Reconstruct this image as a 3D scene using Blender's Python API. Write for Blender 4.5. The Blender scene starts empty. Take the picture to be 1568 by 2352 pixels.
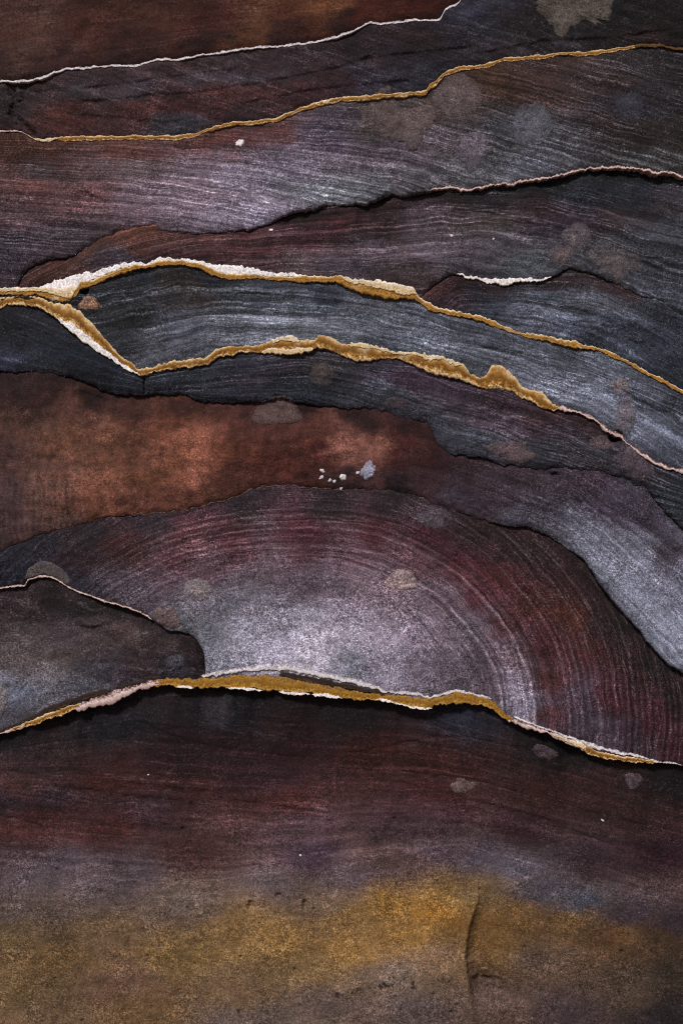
import bpy, math
import numpy as np

# ------------------------------------------------------------------ scene, camera, light
S = bpy.context.scene
COL = S.collection
PX = 2.0 / 1568.0            # metres per design unit: the picture plane is 1568 x 2352 units, 2 m wide
CX, CZ = 784.0, 1176.0
CAM_Z = 1.80
WALL_DIST = 3.6

def wz(y): return CAM_Z + (CZ - y) * PX
def wx(x): return (x - CX) * PX

cam_d = bpy.data.cameras.new('camera')
cam = bpy.data.objects.new('camera', cam_d)
COL.objects.link(cam)
cam.location = (0, -WALL_DIST, CAM_Z)
cam.rotation_euler = (math.radians(90), 0, 0)
cam_d.sensor_fit = 'VERTICAL'
cam_d.sensor_height = 36
cam_d.lens = 36 * (WALL_DIST - 0.02) / 3.0
cam_d.clip_end = 2000
cam_d.clip_start = 0.05
S.camera = cam

SUN_EL, SUN_AZ = math.radians(44), math.radians(-22)   # azimuth measured from straight in front of the wall
world = bpy.data.worlds.new('World')
S.world = world
world.use_nodes = True
wn = world.node_tree
for n in list(wn.nodes): wn.nodes.remove(n)
sky = wn.nodes.new('ShaderNodeTexSky')
sky.sky_type = 'NISHITA'
sky.sun_disc = False
sky.sun_elevation = SUN_EL
sky.sun_rotation = math.radians(180) - SUN_AZ
sky.dust_density = 2.0
bg = wn.nodes.new('ShaderNodeBackground')
bg.inputs['Strength'].default_value = 0.06
wo = wn.nodes.new('ShaderNodeOutputWorld')
wn.links.new(sky.outputs[0], bg.inputs[0])
wn.links.new(bg.outputs[0], wo.inputs[0])

sun_d = bpy.data.lights.new('sun', 'SUN')
sun_d.energy = 3.0
sun_d.angle = math.radians(9)
sun_d.color = (1.0, 0.965, 0.93)
sun = bpy.data.objects.new('sun', sun_d)
COL.objects.link(sun)
sun.location = (-2, -5, 8)
from mathutils import Vector
tosun = Vector((math.sin(SUN_AZ) * math.cos(SUN_EL), -math.cos(SUN_AZ) * math.cos(SUN_EL), math.sin(SUN_EL)))
sun.rotation_euler = tosun.to_track_quat('Z', 'Y').to_euler()

S.view_settings.view_transform = 'Standard'
S.view_settings.look = 'None'
S.view_settings.gamma = 1
S.view_settings.use_curve_mapping = False
S.view_settings.exposure = -0.08
S.cycles.use_denoising = False      # keep the grit of the stone
S.cycles.filter_width = 1.15
S.cycles.max_bounces = 4
S.cycles.diffuse_bounces = 3

# ------------------------------------------------------------------ noise and curves
def _h(ix, iy, seed):
    n = (ix.astype(np.int64) * 374761393 + iy.astype(np.int64) * 668265263 + seed * 144269504) & 0xFFFFFFFF
    n = ((n ^ (n >> 13)) * 1274126177) & 0xFFFFFFFF
    return (n ^ (n >> 16)) & 0xFFFF

_ANG = np.arange(65536) * (2 * np.pi / 65536)
_GX, _GY = np.cos(_ANG).astype(np.float32), np.sin(_ANG).astype(np.float32)

def perlin(x, y, seed=0):
    x = np.asarray(x, dtype=np.float64); y = np.asarray(y, dtype=np.float64)
    ix, iy = np.floor(x), np.floor(y)
    fx, fy = (x - ix).astype(np.float32), (y - iy).astype(np.float32)
    u = fx * fx * fx * (fx * (fx * 6 - 15) + 10); v = fy * fy * fy * (fy * (fy * 6 - 15) + 10)
    def g(dx, dy):
        h = _h(ix + dx, iy + dy, seed)
        return _GX[h] * (fx - dx) + _GY[h] * (fy - dy)
    a = g(0, 0); a = a + u * (g(1, 0) - a)
    b = g(0, 1); b = b + u * (g(1, 1) - b)
    return 1.5 * (a + v * (b - a))

def fbm(x, y, seed=0, octaves=3, gain=0.5):
    s, a = 0, 1.0
    for k in range(octaves):
        s = s + a * perlin(x * 2 ** k, y * 2 ** k, seed + 17 * k)
        a *= gain
    return s

X0, X1 = -1500, 3068
XS = np.arange(X0, X1 + 1, dtype=np.float64)

def curve(pts, jag=2.0, seed=1, smooth=5, scale=1.0):
    p = np.array(pts, float)
    y = np.interp(XS, p[:, 0], p[:, 1])
    if smooth:
        k = np.exp(-0.5 * (np.arange(-20, 21) / smooth) ** 2); k /= k.sum()
        y = np.convolve(np.pad(y, 20, mode='edge'), k, mode='valid')
    y = y + jag * (1.3 * perlin(XS / (34 * scale), XS * 0 + .37, seed) + .9 * perlin(XS / (13 * scale), XS * 0 + .71, seed + 5)
                   + .55 * perlin(XS / (5.5 * scale), XS * 0 + .13, seed + 9))
    return y + jag * .25 * perlin(XS / 2.6, XS * 0 + .9, seed + 13)

def at(c, x): return np.interp(x, XS, c)

def srgb(h):
    c = np.array([int(h[i:i + 2], 16) / 255 for i in (0, 2, 4)])
    return np.where(c <= 0.04045, c / 12.92, ((c + 0.055) / 1.055) ** 2.4)

def sstep(a, b, x):
    t = np.clip((x - a) / (b - a), 0, 1)
    return t * t * (3 - 2 * t)

# ------------------------------------------------------------------ materials
def new_mat(name):
    m = bpy.data.materials.new(name)
    m.use_nodes = True
    nt = m.node_tree
    for n in list(nt.nodes): nt.nodes.remove(n)
    out = nt.nodes.new('ShaderNodeOutputMaterial')
    b = nt.nodes.new('ShaderNodeBsdfPrincipled')
    nt.links.new(b.outputs[0], out.inputs[0])
    return m, nt, b

class NT:
    """Small helper that writes node chains."""
    def __init__(s, nt): s.nt = nt
    def n(s, typ, **kw):
        o = s.nt.nodes.new(typ)
        for k, v in kw.items(): setattr(o, k, v)
        return o
    def put(s, sock, v):
        if hasattr(v, 'node'): s.nt.links.new(v, sock)
        else: sock.default_value = v
    def math(s, op, a, b=0.0, clamp=False):
        o = s.n('ShaderNodeMath', operation=op, use_clamp=clamp)
        s.put(o.inputs[0], a); s.put(o.inputs[1], b)
        return o.outputs[0]
    def ramp(s, v, a, b, c, d, smooth=True):
        o = s.n('ShaderNodeMapRange', interpolation_type='SMOOTHSTEP' if smooth else 'LINEAR')
        s.put(o.inputs[0], v)
        for i, q in enumerate((a, b, c, d)): s.put(o.inputs[i + 1], q)
        return o.outputs[0]
    def noise(s, vec, scale, detail=3, rough=0.55, dist=0.0):
        o = s.n('ShaderNodeTexNoise')
        s.put(o.inputs['Vector'], vec)
        o.inputs['Scale'].default_value = scale; o.inputs['Detail'].default_value = detail
        o.inputs['Roughness'].default_value = rough; o.inputs['Distortion'].default_value = dist
        return o.outputs['Fac']
    def mul(s, col, f):
        o = s.n('ShaderNodeVectorMath', operation='SCALE')
        s.put(o.inputs[0], col); s.put(o.inputs[3], f)
        return o.outputs[0]
    def mix(s, f, a, b):
        o = s.n('ShaderNodeMix', data_type='RGBA')
        s.put(o.inputs[0], f); s.put(o.inputs[6], a); s.put(o.inputs[7], b)
        return o.outputs[2]
    def vec(s, x, y, z):
        o = s.n('ShaderNodeCombineXYZ')
        for i, q in enumerate((x, y, z)): s.put(o.inputs[i], q)
        return o.outputs[0]
    def attr(s, name):
        return s.n('ShaderNodeAttribute', attribute_name=name)

def rock_mat(name, seed, fine=1.0, line_col='b9b0bd', bump=0.5, line_gain=1.0, pits=False):
    """Banded sandstone: 'tint' is the mineral colour, 'bed' the coordinates along and across the bedding,
    'habit' how strongly it is striped, sparkling and grained."""
    m, nt, b = new_mat(name)
    q = NT(nt)
    tint = q.attr('tint').outputs['Color']
    bed = q.n('ShaderNodeSeparateXYZ'); nt.links.new(q.attr('bed').outputs['Vector'], bed.inputs[0])
    hab = q.n('ShaderNodeSeparateXYZ'); nt.links.new(q.attr('habit').outputs['Vector'], hab.inputs[0])
    al, ac = bed.outputs[0], bed.outputs[1]
    st, sp, gr = hab.outputs[0], hab.outputs[1], hab.outputs[2]
    tc = q.n('ShaderNodeTexCoord').outputs['Object']
    # broad colour bands, medium bands, hairlines; along is stretched so they run with the bedding
    broad = q.noise(q.vec(q.math('MULTIPLY', al, 0.0022), q.math('MULTIPLY', ac, 0.030 * fine), seed * 3.1), 1.0, 2.5)
    med = q.noise(q.vec(q.math('MULTIPLY', al, 0.0022), q.math('MULTIPLY', ac, 0.085 * fine), seed * 7.7), 1.0, 3.0, 0.65)
    hair0 = q.noise(q.vec(q.math('MULTIPLY', al, 0.0030), q.math('MULTIPLY', ac, 0.16 * fine), seed * 1.9), 1.0, 3.0, 0.7)
    hair = hair0
    brk = q.noise(tc, 8.0, 4.0, 0.65)
    f = q.ramp(broad, .3, .7, -0.6, 0.6, False)
    f = q.math('ADD', f, q.ramp(med, .3, .7, -0.9, 0.9, False))
    f = q.math('ADD', f, q.ramp(hair, .32, .68, -0.85, 0.85, False))
    f = q.math('MULTIPLY', f, st)
    f = q.math('POWER', 2.0, f)
    col = q.mul(tint, f)
    dots = q.noise(tc, 130.0, 2.0, 0.7)
    line = q.math('MULTIPLY', q.ramp(hair, .55, .63, 0, 1), q.ramp(brk, .42, .58, 0.04, 1))
    line = q.math('MULTIPLY', line, q.ramp(dots, .42, .58, 0.1, 1.1))
    line = q.math('MULTIPLY', q.math('MULTIPLY', line, st), 0.75 * line_gain, True)
    lc = q.mix(0.7, (*srgb(line_col) * 0.5, 1), q.mul(tint, 2.4))
    col = q.mix(line, col, lc)
    # cloudy unevenness
    cl = q.noise(tc, 5.5, 5.0, 0.62, 0.3)
    col = q.mul(col, q.ramp(cl, .3, .7, 0.62, 1.36, False))
    # grain of the sand; pale quartz grains with glints painted into the colour
    g1 = q.noise(tc, 230.0, 2.0, 0.75)
    g2 = q.noise(tc, 95.0, 3.0, 0.7)
    gg = q.math('ADD', q.ramp(g1, .3, .7, -2.1, 2.1, False), q.ramp(g2, .3, .7, -0.9, 0.9, False))
    g3 = q.noise(tc, 40.0, 4.0, 0.7)
    gg = q.math('ADD', gg, q.ramp(g3, .3, .7, -0.7, 0.7, False))
    col = q.mul(col, q.math('POWER', 2.0, q.math('MULTIPLY', q.math('MULTIPLY', gg, gr), q.ramp(brk, .35, .65, .55, 1.15))))
    spk_n = q.noise(tc, 200.0, 1.0, 0.6)
    spk2 = q.noise(tc, 14.0, 3.0, 0.6)
    spk = q.math('MULTIPLY', q.ramp(spk_n, .60, .72, 0, 1), q.math('ADD', q.ramp(spk2, .38, .62, .1, .6), q.math('MULTIPLY', line, 1.2)))
    spk = q.math('MULTIPLY', spk, sp, True)
    col = q.mix(spk, col, q.mix(0.25, q.mul(tint, 3.6), (0.45, 0.43, 0.50, 1)))
    if pits:      # pit shade painted as black specks, thick where the third bed coordinate says so
        p1 = q.math('ADD', q.noise(tc, 42.0, 4.0, 0.6), q.math('MULTIPLY', q.noise(tc, 3.5, 3.0, 0.6), 0.35))
        p1 = q.math('ADD', p1, q.math('MULTIPLY', bed.outputs[2], 0.16))
        col = q.mix(q.ramp(p1, .84, .95, 0, .85), col, (0.012, 0.011, 0.011, 1))
    nt.links.new(col, b.inputs['Base Color'])
    b.inputs['Roughness'].default_value = 0.88
    b.inputs['Specular IOR Level'].default_value = 0.22
    hgt = q.math('ADD', q.math('MULTIPLY', g2, 0.9), q.math('MULTIPLY', g1, 0.6))
    hgt = q.math('ADD', hgt, q.math('MULTIPLY', g3, 1.3))
    hgt = q.math('ADD', hgt, q.math('MULTIPLY', q.math('MULTIPLY', med, st), 0.15))
    bp = q.n('ShaderNodeBump')
    bp.inputs['Strength'].default_value = bump; bp.inputs['Distance'].default_value = 0.004
    nt.links.new(hgt, bp.inputs['Height']); nt.links.new(bp.outputs[0], b.inputs['Normal'])
    return m

def crust_mat(name, cols, seed, rough=0.8, flecks=.7):
    """Crystalline vein filling; cols = (upper edge, body, lower edge, dark flecks)."""
    m, nt, b = new_mat(name)
    q = NT(nt)
    bed = q.n('ShaderNodeSeparateXYZ'); nt.links.new(q.attr('bed').outputs['Vector'], bed.inputs[0])
    al, t = bed.outputs[0], bed.outputs[1]
    tc = q.n('ShaderNodeTexCoord').outputs['Object']
    n1 = q.noise(tc, 26.0, 4.0, 0.65)
    n2 = q.noise(tc, 170.0, 3.0, 0.75)
    n3 = q.noise(q.vec(q.math('MULTIPLY', al, 0.02), q.math('MULTIPLY', t, 0.4), seed), 1.0, 3.0)
    tt = q.math('ADD', t, q.ramp(n1, .3, .7, -.22, .22, False))
    tt = q.math('ADD', tt, q.ramp(n2, .3, .7, -.22, .22, False))
    up, body, core, lo = [(*srgb(c), 1) for c in cols]
    c = q.mix(q.ramp(tt, 0.02, 0.30, 0, 1), up, body)
    c = q.mix(q.ramp(tt, 0.30, 0.52, 0, .9), c, core)
    c = q.mix(q.ramp(tt, 0.58, 0.78, 0, 1), c, body)
    c = q.mix(q.ramp(tt, 0.80, 0.97, 0, 1), c, lo)
    c = q.mix(q.math('MULTIPLY', q.ramp(n3, .57, .72, 0, 1), flecks), c, up)
    c = q.mul(c, q.ramp(n2, .3, .7, 0.40, 1.5, False))
    nt.links.new(c, b.inputs['Base Color'])
    b.inputs['Roughness'].default_value = rough
    b.inputs['Specular IOR Level'].default_value = 0.3
    bp = q.n('ShaderNodeBump')
    bp.inputs['Strength'].default_value = 0.5; bp.inputs['Distance'].default_value = 0.003
    nt.links.new(n2, bp.inputs['Height']); nt.links.new(bp.outputs[0], b.inputs['Normal'])
    return m

# ------------------------------------------------------------------ mesh writer
def link_mesh(name, V, F, mat, attrs=None, parent=None, smooth=True):
    me = bpy.data.meshes.new(name)
    V = np.ascontiguousarray(V, dtype=np.float32); F = np.ascontiguousarray(F, dtype=np.int32)
    k = F.shape[1]
    me.vertices.add(len(V)); me.vertices.foreach_set('co', V.ravel())
    me.loops.add(F.size); me.loops.foreach_set('vertex_index', F.ravel())
    me.polygons.add(len(F))
    me.polygons.foreach_set('loop_start', np.arange(0, F.size, k, dtype=np.int32))
    me.update(calc_edges=True)
    me.polygons.foreach_set('use_smooth', np.full(len(F), smooth, dtype=bool))
    for an, (typ, arr) in (attrs or {}).items():
        a = me.attributes.new(an, typ, 'POINT')
        a.data.foreach_set('color' if typ == 'FLOAT_COLOR' else 'vector', np.ascontiguousarray(arr, dtype=np.float32).ravel())
    me.materials.append(mat)
    me.validate()
    o = bpy.data.objects.new(name, me)
    COL.objects.link(o)
    if parent: o.parent = parent
    return o

def grid_faces(nr, nc, flip=False):
    i = np.arange(nr * nc).reshape(nr, nc)
    a, b, c, d = i[:-1, :-1], i[1:, :-1], i[1:, 1:], i[:-1, 1:]
    f = np.stack([a, b, c, d], -1).reshape(-1, 4)
    return f[:, ::-1] if flip else f

def to_world(x, y, d):
    return np.stack([wx(x), -d * PX, wz(y)], -1)

def tag(o, label, cat, group=None, kind=None):
    o['label'] = label
    if cat: o['category'] = cat
    if group: o['group'] = group
    if kind: o['kind'] = kind
    return o

# ------------------------------------------------------------------ bedding planes and veins (traced as heights along the wall)
B_seam = curve([(-1500, 330), (-300, 215), (0, 183), (40, 186), (90, 176), (150, 157), (190, 153), (255, 147), (310, 147), (360, 134), (405, 134),
                (450, 126), (520, 114), (560, 107), (700, 97), (730, 90), (784, 80), (812, 68), (848, 48), (895, 50), (940, 41), (1010, 40),
                (1022, 18), (1055, 2), (1075, -30), (1110, -60), (1300, -110), (3068, -300)], 1.6, 11, 3)
V1_top = curve([(-1500, 340), (0, 296), (30, 294), (52, 298), (78, 314), (100, 317), (135, 311), (200, 311), (260, 309), (320, 309), (360, 307), (400, 308), (450, 304), (470, 294),
                (530, 278), (590, 274), (640, 266), (690, 243), (725, 232), (784, 219), (850, 216), (905, 210), (960, 208), (980, 206), (985, 192), (1000, 185), (1020, 160), (1055, 148),
                (1110, 145), (1160, 130), (1220, 125), (1280, 117), (1360, 113), (1420, 106), (1475, 98), (1520, 99), (1568, 106), (3068, 180)], 1.2, 21, 3)
V1_bot = V1_top + np.interp(XS, [0, 60, 78, 130, 140, 400, 450, 640, 784, 850, 990, 1010, 1100, 1400, 1480, 1568], [3, 3, 4, 6, 9, 11, 8, 8, 10, 9, 9, 12, 8, 9, 7, 6]) \
    + 1.5 * perlin(XS / 16, XS * 0 + .3, 77)
B_gold = (V1_top + V1_bot) / 2
B_ledge = curve([(-1500, 690), (0, 664), (38, 661), (44, 640), (60, 618), (78, 606), (110, 594), (150, 590), (190, 572), (225, 549), (270, 527), (320, 515), (350, 514), (375, 526), (420, 533),
                 (500, 532), (560, 527), (600, 518), (635, 502), (680, 484), (740, 470), (784, 468), (840, 464), (880, 449), (950, 441), (1010, 431), (1060, 434), (1130, 425), (1180, 421),
                 (1230, 411), (1280, 402), (1330, 388), (1400, 381), (1450, 384), (1510, 394), (1568, 403), (3068, 560)], 3.4, 31, 3)
V2_top = curve([(-1500, 690), (0, 661), (90, 657), (150, 639), (210, 624), (280, 604), (320, 601), (337, 606), (365, 594), (385, 592), (450, 597), (500, 609), (560, 612), (625, 624), (700, 629), (784, 631),
                (809, 640), (859, 643), (894, 649), (949, 660), (959, 677), (994, 700), (1044, 716), (1104, 725), (1134, 737), (1184, 760), (1264, 773), (1374, 797), (1434, 822), (1484, 851), (1568, 895), (3068, 1600)], 1.6, 41, 2, .7)
V2_bot = curve([(-1500, 710), (0, 676), (75, 677), (115, 686), (147, 697), (165, 690), (178, 680), (186, 662), (220, 654), (260, 637), (310, 617), (360, 612), (415, 607), (450, 614), (480, 629), (520, 641), (600, 640),
                (665, 647), (784, 649), (794, 661), (834, 674), (884, 686), (949, 687), (984, 711), (1084, 731), (1134, 751), (1214, 775), (1284, 790), (1384, 809), (1459, 845), (1568, 905), (3068, 1610)], 1.6, 42, 2, .7)
V2_bot = np.maximum(V2_bot, V2_top + 4)
B_main = (V2_top + V2_bot) / 2
B_brow = curve([(-1500, 0), (955, 690), (965, 682), (985, 662), (1010, 643), (1035, 633), (1050, 628), (1085, 637), (1130, 645), (1165, 648), (1195, 642), (1235, 643), (1262, 634), (1290, 622), (1312, 612), (1345, 618), (1375, 632),
                (1430, 655), (1480, 682), (1520, 690), (1568, 722), (3068, 1200)], 2.6, 51, 3)
V3_top = curve([(-1500, 700), (0, 684), (50, 679), (90, 682), (125, 697), (165, 700), (200, 729), (225, 759), (250, 789), (280, 819), (320, 847), (350, 842), (400, 829), (470, 822), (495, 802), (550, 794), (595, 792),
                (615, 782), (660, 771), (685, 779), (720, 782), (730, 769), (760, 774), (784, 790), (834, 789), (869, 797), (909, 809), (944, 809), (984, 819), (1014, 819), (1066, 838), (1078, 858), (1104, 867),
                (1119, 861), (1129, 839), (1154, 842), (1184, 864), (1199, 889), (1249, 904), (1269, 929), (1309, 937), (1359, 954), (1394, 984), (1429, 994), (1439, 1014), (1484, 1044), (1504, 1058), (1568, 1080), (3068, 1640)], 1.7, 61, 2, .6)
V3_bot = curve([(-1500, 720), (0, 704), (30, 698), (85, 707), (115, 724), (145, 744), (170, 769), (210, 799), (250, 824), (300, 854), (325, 864), (360, 852), (430, 842), (480, 837), (500, 819), (550, 809), (590, 812),
                (625, 809), (665, 814), (710, 804), (750, 799), (784, 817), (814, 829), (884, 824), (919, 824), (949, 837), (994, 859), (1054, 872), (1114, 892), (1134, 889), (1174, 897), (1194, 912), (1224, 924),
                (1259, 942), (1284, 940), (1324, 947), (1359, 962), (1389, 991), (1429, 1007), (1479, 1053), (1504, 1067), (1568, 1088), (3068, 1648)], 1.7, 62, 2, .6)
V3_bot = np.maximum(V3_bot, V3_top + 4)
B_low = (V3_top + V3_bot) / 2
B_main = np.minimum(B_main, B_low - 4)
B_brow = np.minimum(B_brow, B_main - 1)
B_rust = curve([(-1500, 840), (0, 853), (60, 853), (110, 855), (160, 868), (200, 880), (235, 896), (280, 905), (332, 908), (350, 904), (420, 905), (445, 918), (520, 924), (590, 921), (640, 915), (690, 922), (730, 932), (800, 936), (860, 940),
                (940, 958), (985, 976), (997, 1000), (1003, 1020), (1030, 1038), (1090, 1052), (1120, 1056), (1160, 1068), (1230, 1076), (1300, 1074), (1380, 1084), (1440, 1100), (1490, 1125), (1525, 1170), (1568, 1215), (3068, 2100)], 4.0, 71, 4)
B_rust = np.maximum(B_rust, B_low + 6)
B_arch = curve([(-1500, 1700), (-200, 1330), (0, 1266), (60, 1240), (150, 1212), (240, 1190), (330, 1181), (400, 1174), (470, 1160), (540, 1142), (570, 1127), (600, 1119), (660, 1112), (740, 1122), (830, 1124), (900, 1126), (960, 1140),
                (1000, 1157), (1080, 1185), (1130, 1200), (1165, 1207), (1210, 1210), (1260, 1234), (1310, 1262), (1345, 1290), (1370, 1330), (1420, 1392), (1470, 1450), (1520, 1512), (1568, 1545), (3068, 2500)], 3.0, 81, 4)
B_arch = np.maximum(B_arch, B_rust + 3)
V4_top = curve([(-1500, 2200), (-200, 1765), (0, 1683), (50, 1660), (100, 1633), (170, 1606), (225, 1591), (280, 1579), (350, 1560), (390, 1555), (470, 1550), (550, 1538), (600, 1533), (660, 1533), (700, 1543), (750, 1550), (784, 1558),
                (834, 1570), (869, 1580), (884, 1588), (954, 1593), (984, 1602), (1044, 1588), (1104, 1598), (1134, 1608), (1164, 1639), (1214, 1660), (1284, 1685), (1324, 1700), (1374, 1716), (1449, 1733), (1509, 1748), (1568, 1758), (3068, 1950)], 1.5, 91, 3, .7)
V4_bot = curve([(-1500, 2210), (-200, 1775), (0, 1688), (50, 1675), (85, 1665), (130, 1650), (200, 1628), (250, 1620), (300, 1595), (330, 1583), (380, 1573), (425, 1580), (500, 1580), (600, 1585), (675, 1593), (735, 1598), (784, 1605),
                (814, 1610), (864, 1608), (909, 1615), (969, 1630), (999, 1623), (1044, 1615), (1104, 1620), (1134, 1635), (1154, 1653), (1174, 1663), (1254, 1685), (1309, 1710), (1374, 1742), (1434, 1750), (1494, 1754), (1568, 1763), (3068, 1958)], 1.7, 92, 2, .6)
V4_bot = np.maximum(V4_bot, V4_top + 4)
B_base = (V4_top + V4_bot) / 2
B_nose = curve([(-1500, 1500), (0, 1352), (55, 1346), (62, 1332), (85, 1325), (115, 1326), (135, 1335), (150, 1347), (180, 1361), (240, 1381), (300, 1398), (330, 1411), (355, 1428), (385, 1448), (410, 1452), (435, 1457), (452, 1470),
                (464, 1490), (471, 1515), (472, 1555), (3068, 1555)], 1.3, 95, 1.5)
B_nose = np.minimum(B_nose, B_base)
B_nose = np.maximum(B_nose, np.minimum(B_arch + 8, B_base))
B_sand = curve([(-1500, 2000), (0, 1990), (120, 1985), (250, 2020), (400, 2035), (600, 2010), (760, 2000), (900, 1965), (1060, 1940), (1180, 1975), (1300, 2010), (1450, 2060), (1568, 2100), (3068, 2300)], 4, 97, 20)
TOP = XS * 0 - 1500.0
FOOT = XS * 0 + 2620.0

# dents (x, y, rx, ry, depth) and cracks (polyline, width, depth): real hollows in the surface
DENTS = [(1415, 1003, 17, 13, -30), (194, 668, 10, 9, -18), (60, 210, 18, 40, -6), (1075, 865, 12, 10, -8),
         (1275, 1090, 10, 6, -8), (575, 2085, 7, 14, -9), (700, 2080, 6, 14, -9), (640, 2060, 8, 7, -7), (420, 1905, 6, 5, -6), (1430, 2190, 6, 6, -6)]
_rs = np.random.RandomState(5)
for k in range(60):
    DENTS.append((_rs.uniform(0, 1568), _rs.uniform(1880, 2380), _rs.uniform(2.5, 5.5), _rs.uniform(2, 4), -_rs.uniform(2, 6)))
CRACKS = [
          ([(230, 2050), (270, 2090), (295, 2150), (310, 2260)], 9, -4),
          ([(22, 192), (34, 230), (27, 258), (50, 285), (75, 305)], 14, -10),
          ([(200, 60), (170, 100), (140, 128)], 26, -4), ([(330, 870), (331, 900)], 4, -8),
          
          ([(440, 1846), (445, 1860)], 5, -5)]

def surface_marks(x, y):
    d = np.zeros_like(x)
    wv = 3.5 * perlin(x / 9, y / 9, 301)
    for (a, b, rx, ry, h) in DENTS:
        r = max(rx, ry) * 1.8
        m = (np.abs(x - a) < r) & (np.abs(y - b) < r)
        if not m.any(): continue
        q = np.sqrt(((x[m] - a) / rx) ** 2 + ((y[m] - b) / ry) ** 2) + wv[m] * .06
        d[m] += h * (1 - sstep(0.45, 1.25, q))
    xc = np.interp(y, [2030, 2075, 2120, 2160, 2200, 2240, 2290], [1112, 1098, 1082, 1073, 1070, 1075, 1086]) + 2.5 * perlin(y / 12, y * 0, 55)
    win = sstep(2030, 2110, y) * (1 - sstep(2270, 2330, y))
    d -= win * np.exp(-np.clip(x - xc, 0, None) / 95) * (20 * sstep(-6, 26, x - xc) + 5 * sstep(-3, 3, x - xc)) * (.75 + .5 * sstep(2080, 2240, y))
    d += 5 * win * np.exp(-np.clip(xc - x, 0, None) / 70) * (1 - sstep(-4, 6, x - xc))
    d -= 16 * np.exp(-((x - 1118 - .4 * (y - 2270)) / 34) ** 2 - ((y - 2272) / 30) ** 2) * (1 + .6 * fbm(x / 14, y / 14, 57, 2))
    sw = 2.5 * perlin(x / 22, y * 0, 91) + 1.6 * perlin(x / 8, y * 0, 92)
    for pts, h in STEPS:
        p0, p1 = pts[0][0], pts[-1][0]
        m = (x > p0) & (x < p1)
        if p1 - p0 < 30 or not m.any(): continue
        dy = y[m] - along(pts, x[m]) + sw[m]
        e = sstep(p0, p0 + 30, x[m]) * (1 - sstep(p1 - 30, p1, x[m])) * (.5 + .7 * sstep(-.4, .4, perlin(x[m] / 60, x[m] * 0, 93)))
        d[m] -= h * .7 * e * sstep(-3, 5, dy) * np.exp(-np.clip(dy, 0, None) / 40)
    for pts, w, h in CRACKS:
        best = np.full(x.shape, 1e9)
        P = np.array(pts, float)
        m = (x > P[:, 0].min() - 30) & (x < P[:, 0].max() + 30) & (y > P[:, 1].min() - 30) & (y < P[:, 1].max() + 30)
        if not m.any(): continue
        xm, ym = x[m] + wv[m], y[m]
        bm = np.full(xm.shape, 1e9)
        for (ax, ay), (bx, by) in zip(P[:-1], P[1:]):
            ux, uy = bx - ax, by - ay
            t = np.clip(((xm - ax) * ux + (ym - ay) * uy) / (ux * ux + uy * uy), 0, 1)
            bm = np.minimum(bm, np.hypot(xm - ax - t * ux, ym - ay - t * uy))
        d[m] += h * (1 - sstep(0, w, bm))
    return d

# small steps where one lamina has flaked off above the next (polyline, step height), and bright quartz streaks
STEPS = [([(90, 250), (240, 264), (380, 276), (470, 262)], 4), ([(540, 236), (700, 204), (800, 192), (960, 178)], 5), ([(820, 132), (960, 114), (1110, 98)], 6), ([(1100, 118), (1250, 88), (1400, 82), (1568, 60)], 6), ([(60, 205), (200, 196), (330, 180), (470, 160), (560, 150)], 5),
         ([(125, 433), (160, 429), (200, 440), (250, 462), (272, 476)], 5), ([(150, 228), (250, 225), (330, 215), (450, 209), (520, 196), (600, 186), (700, 166), (784, 148), (870, 116)], 6),
         ([(0, 1768), (60, 1775), (104, 1786)], 5), ([(110, 1803), (230, 1816), (330, 1832), (450, 1838), (560, 1840), (640, 1850), (700, 1862), (784, 1870)], 5), ([(230, 1790), (340, 1801), (440, 1812), (560, 1816)], 4),
         ([(0, 1872), (60, 1886), (105, 1902)], 5), ([(300, 1650), (420, 1698), (520, 1718), (640, 1733), (784, 1742)], 4), ([(784, 1732), (900, 1712), (1000, 1692), (1080, 1694), (1180, 1714), (1300, 1742)], 5),
         ([(784, 1762), (960, 1772), (1100, 1792), (1300, 1850), (1500, 1900)], 4), ([(900, 1790), (1060, 1830), (1250, 1880), (1450, 1960)], 4),
         ([(480, 668), (600, 671), (784, 690), (950, 708), (1060, 724)], 4), ([(1060, 795), (1150, 800), (1300, 832), (1400, 878), (1500, 935), (1568, 980)], 5), ([(300, 752), (450, 720), (600, 712), (784, 735), (950, 760)], 3),
         ([(1300, 792), (1400, 770), (1500, 790), (1568, 830)], 4), ([(640, 497), (784, 486), (950, 473), (1100, 480), (1260, 522)], 4), ([(1400, 575), (1480, 600), (1568, 640)], 5), ([(1180, 690), (1300, 700), (1450, 745), (1568, 800)], 3),
         ([(380, 905), (500, 912), (620, 930), (760, 948)], 4), ([(140, 900), (180, 893), (230, 910), (250, 930)], 5), ([(0, 1040), (60, 1060), (90, 1040)], 3), ([(560, 860), (700, 858), (860, 890), (1000, 935), (1130, 965)], 4),
         ([(150, 1428), (210, 1440), (250, 1432), (290, 1418)], 6), ([(420, 1388), (412, 1420), (405, 1446)], 3), ([(1130, 300), (1170, 330), (1196, 372)], 4), ([(0, 250), (30, 262), (55, 285)], 5), ([(900, 1170), (1000, 1182), (1120, 1230), (1220, 1300)], 3)]
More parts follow.
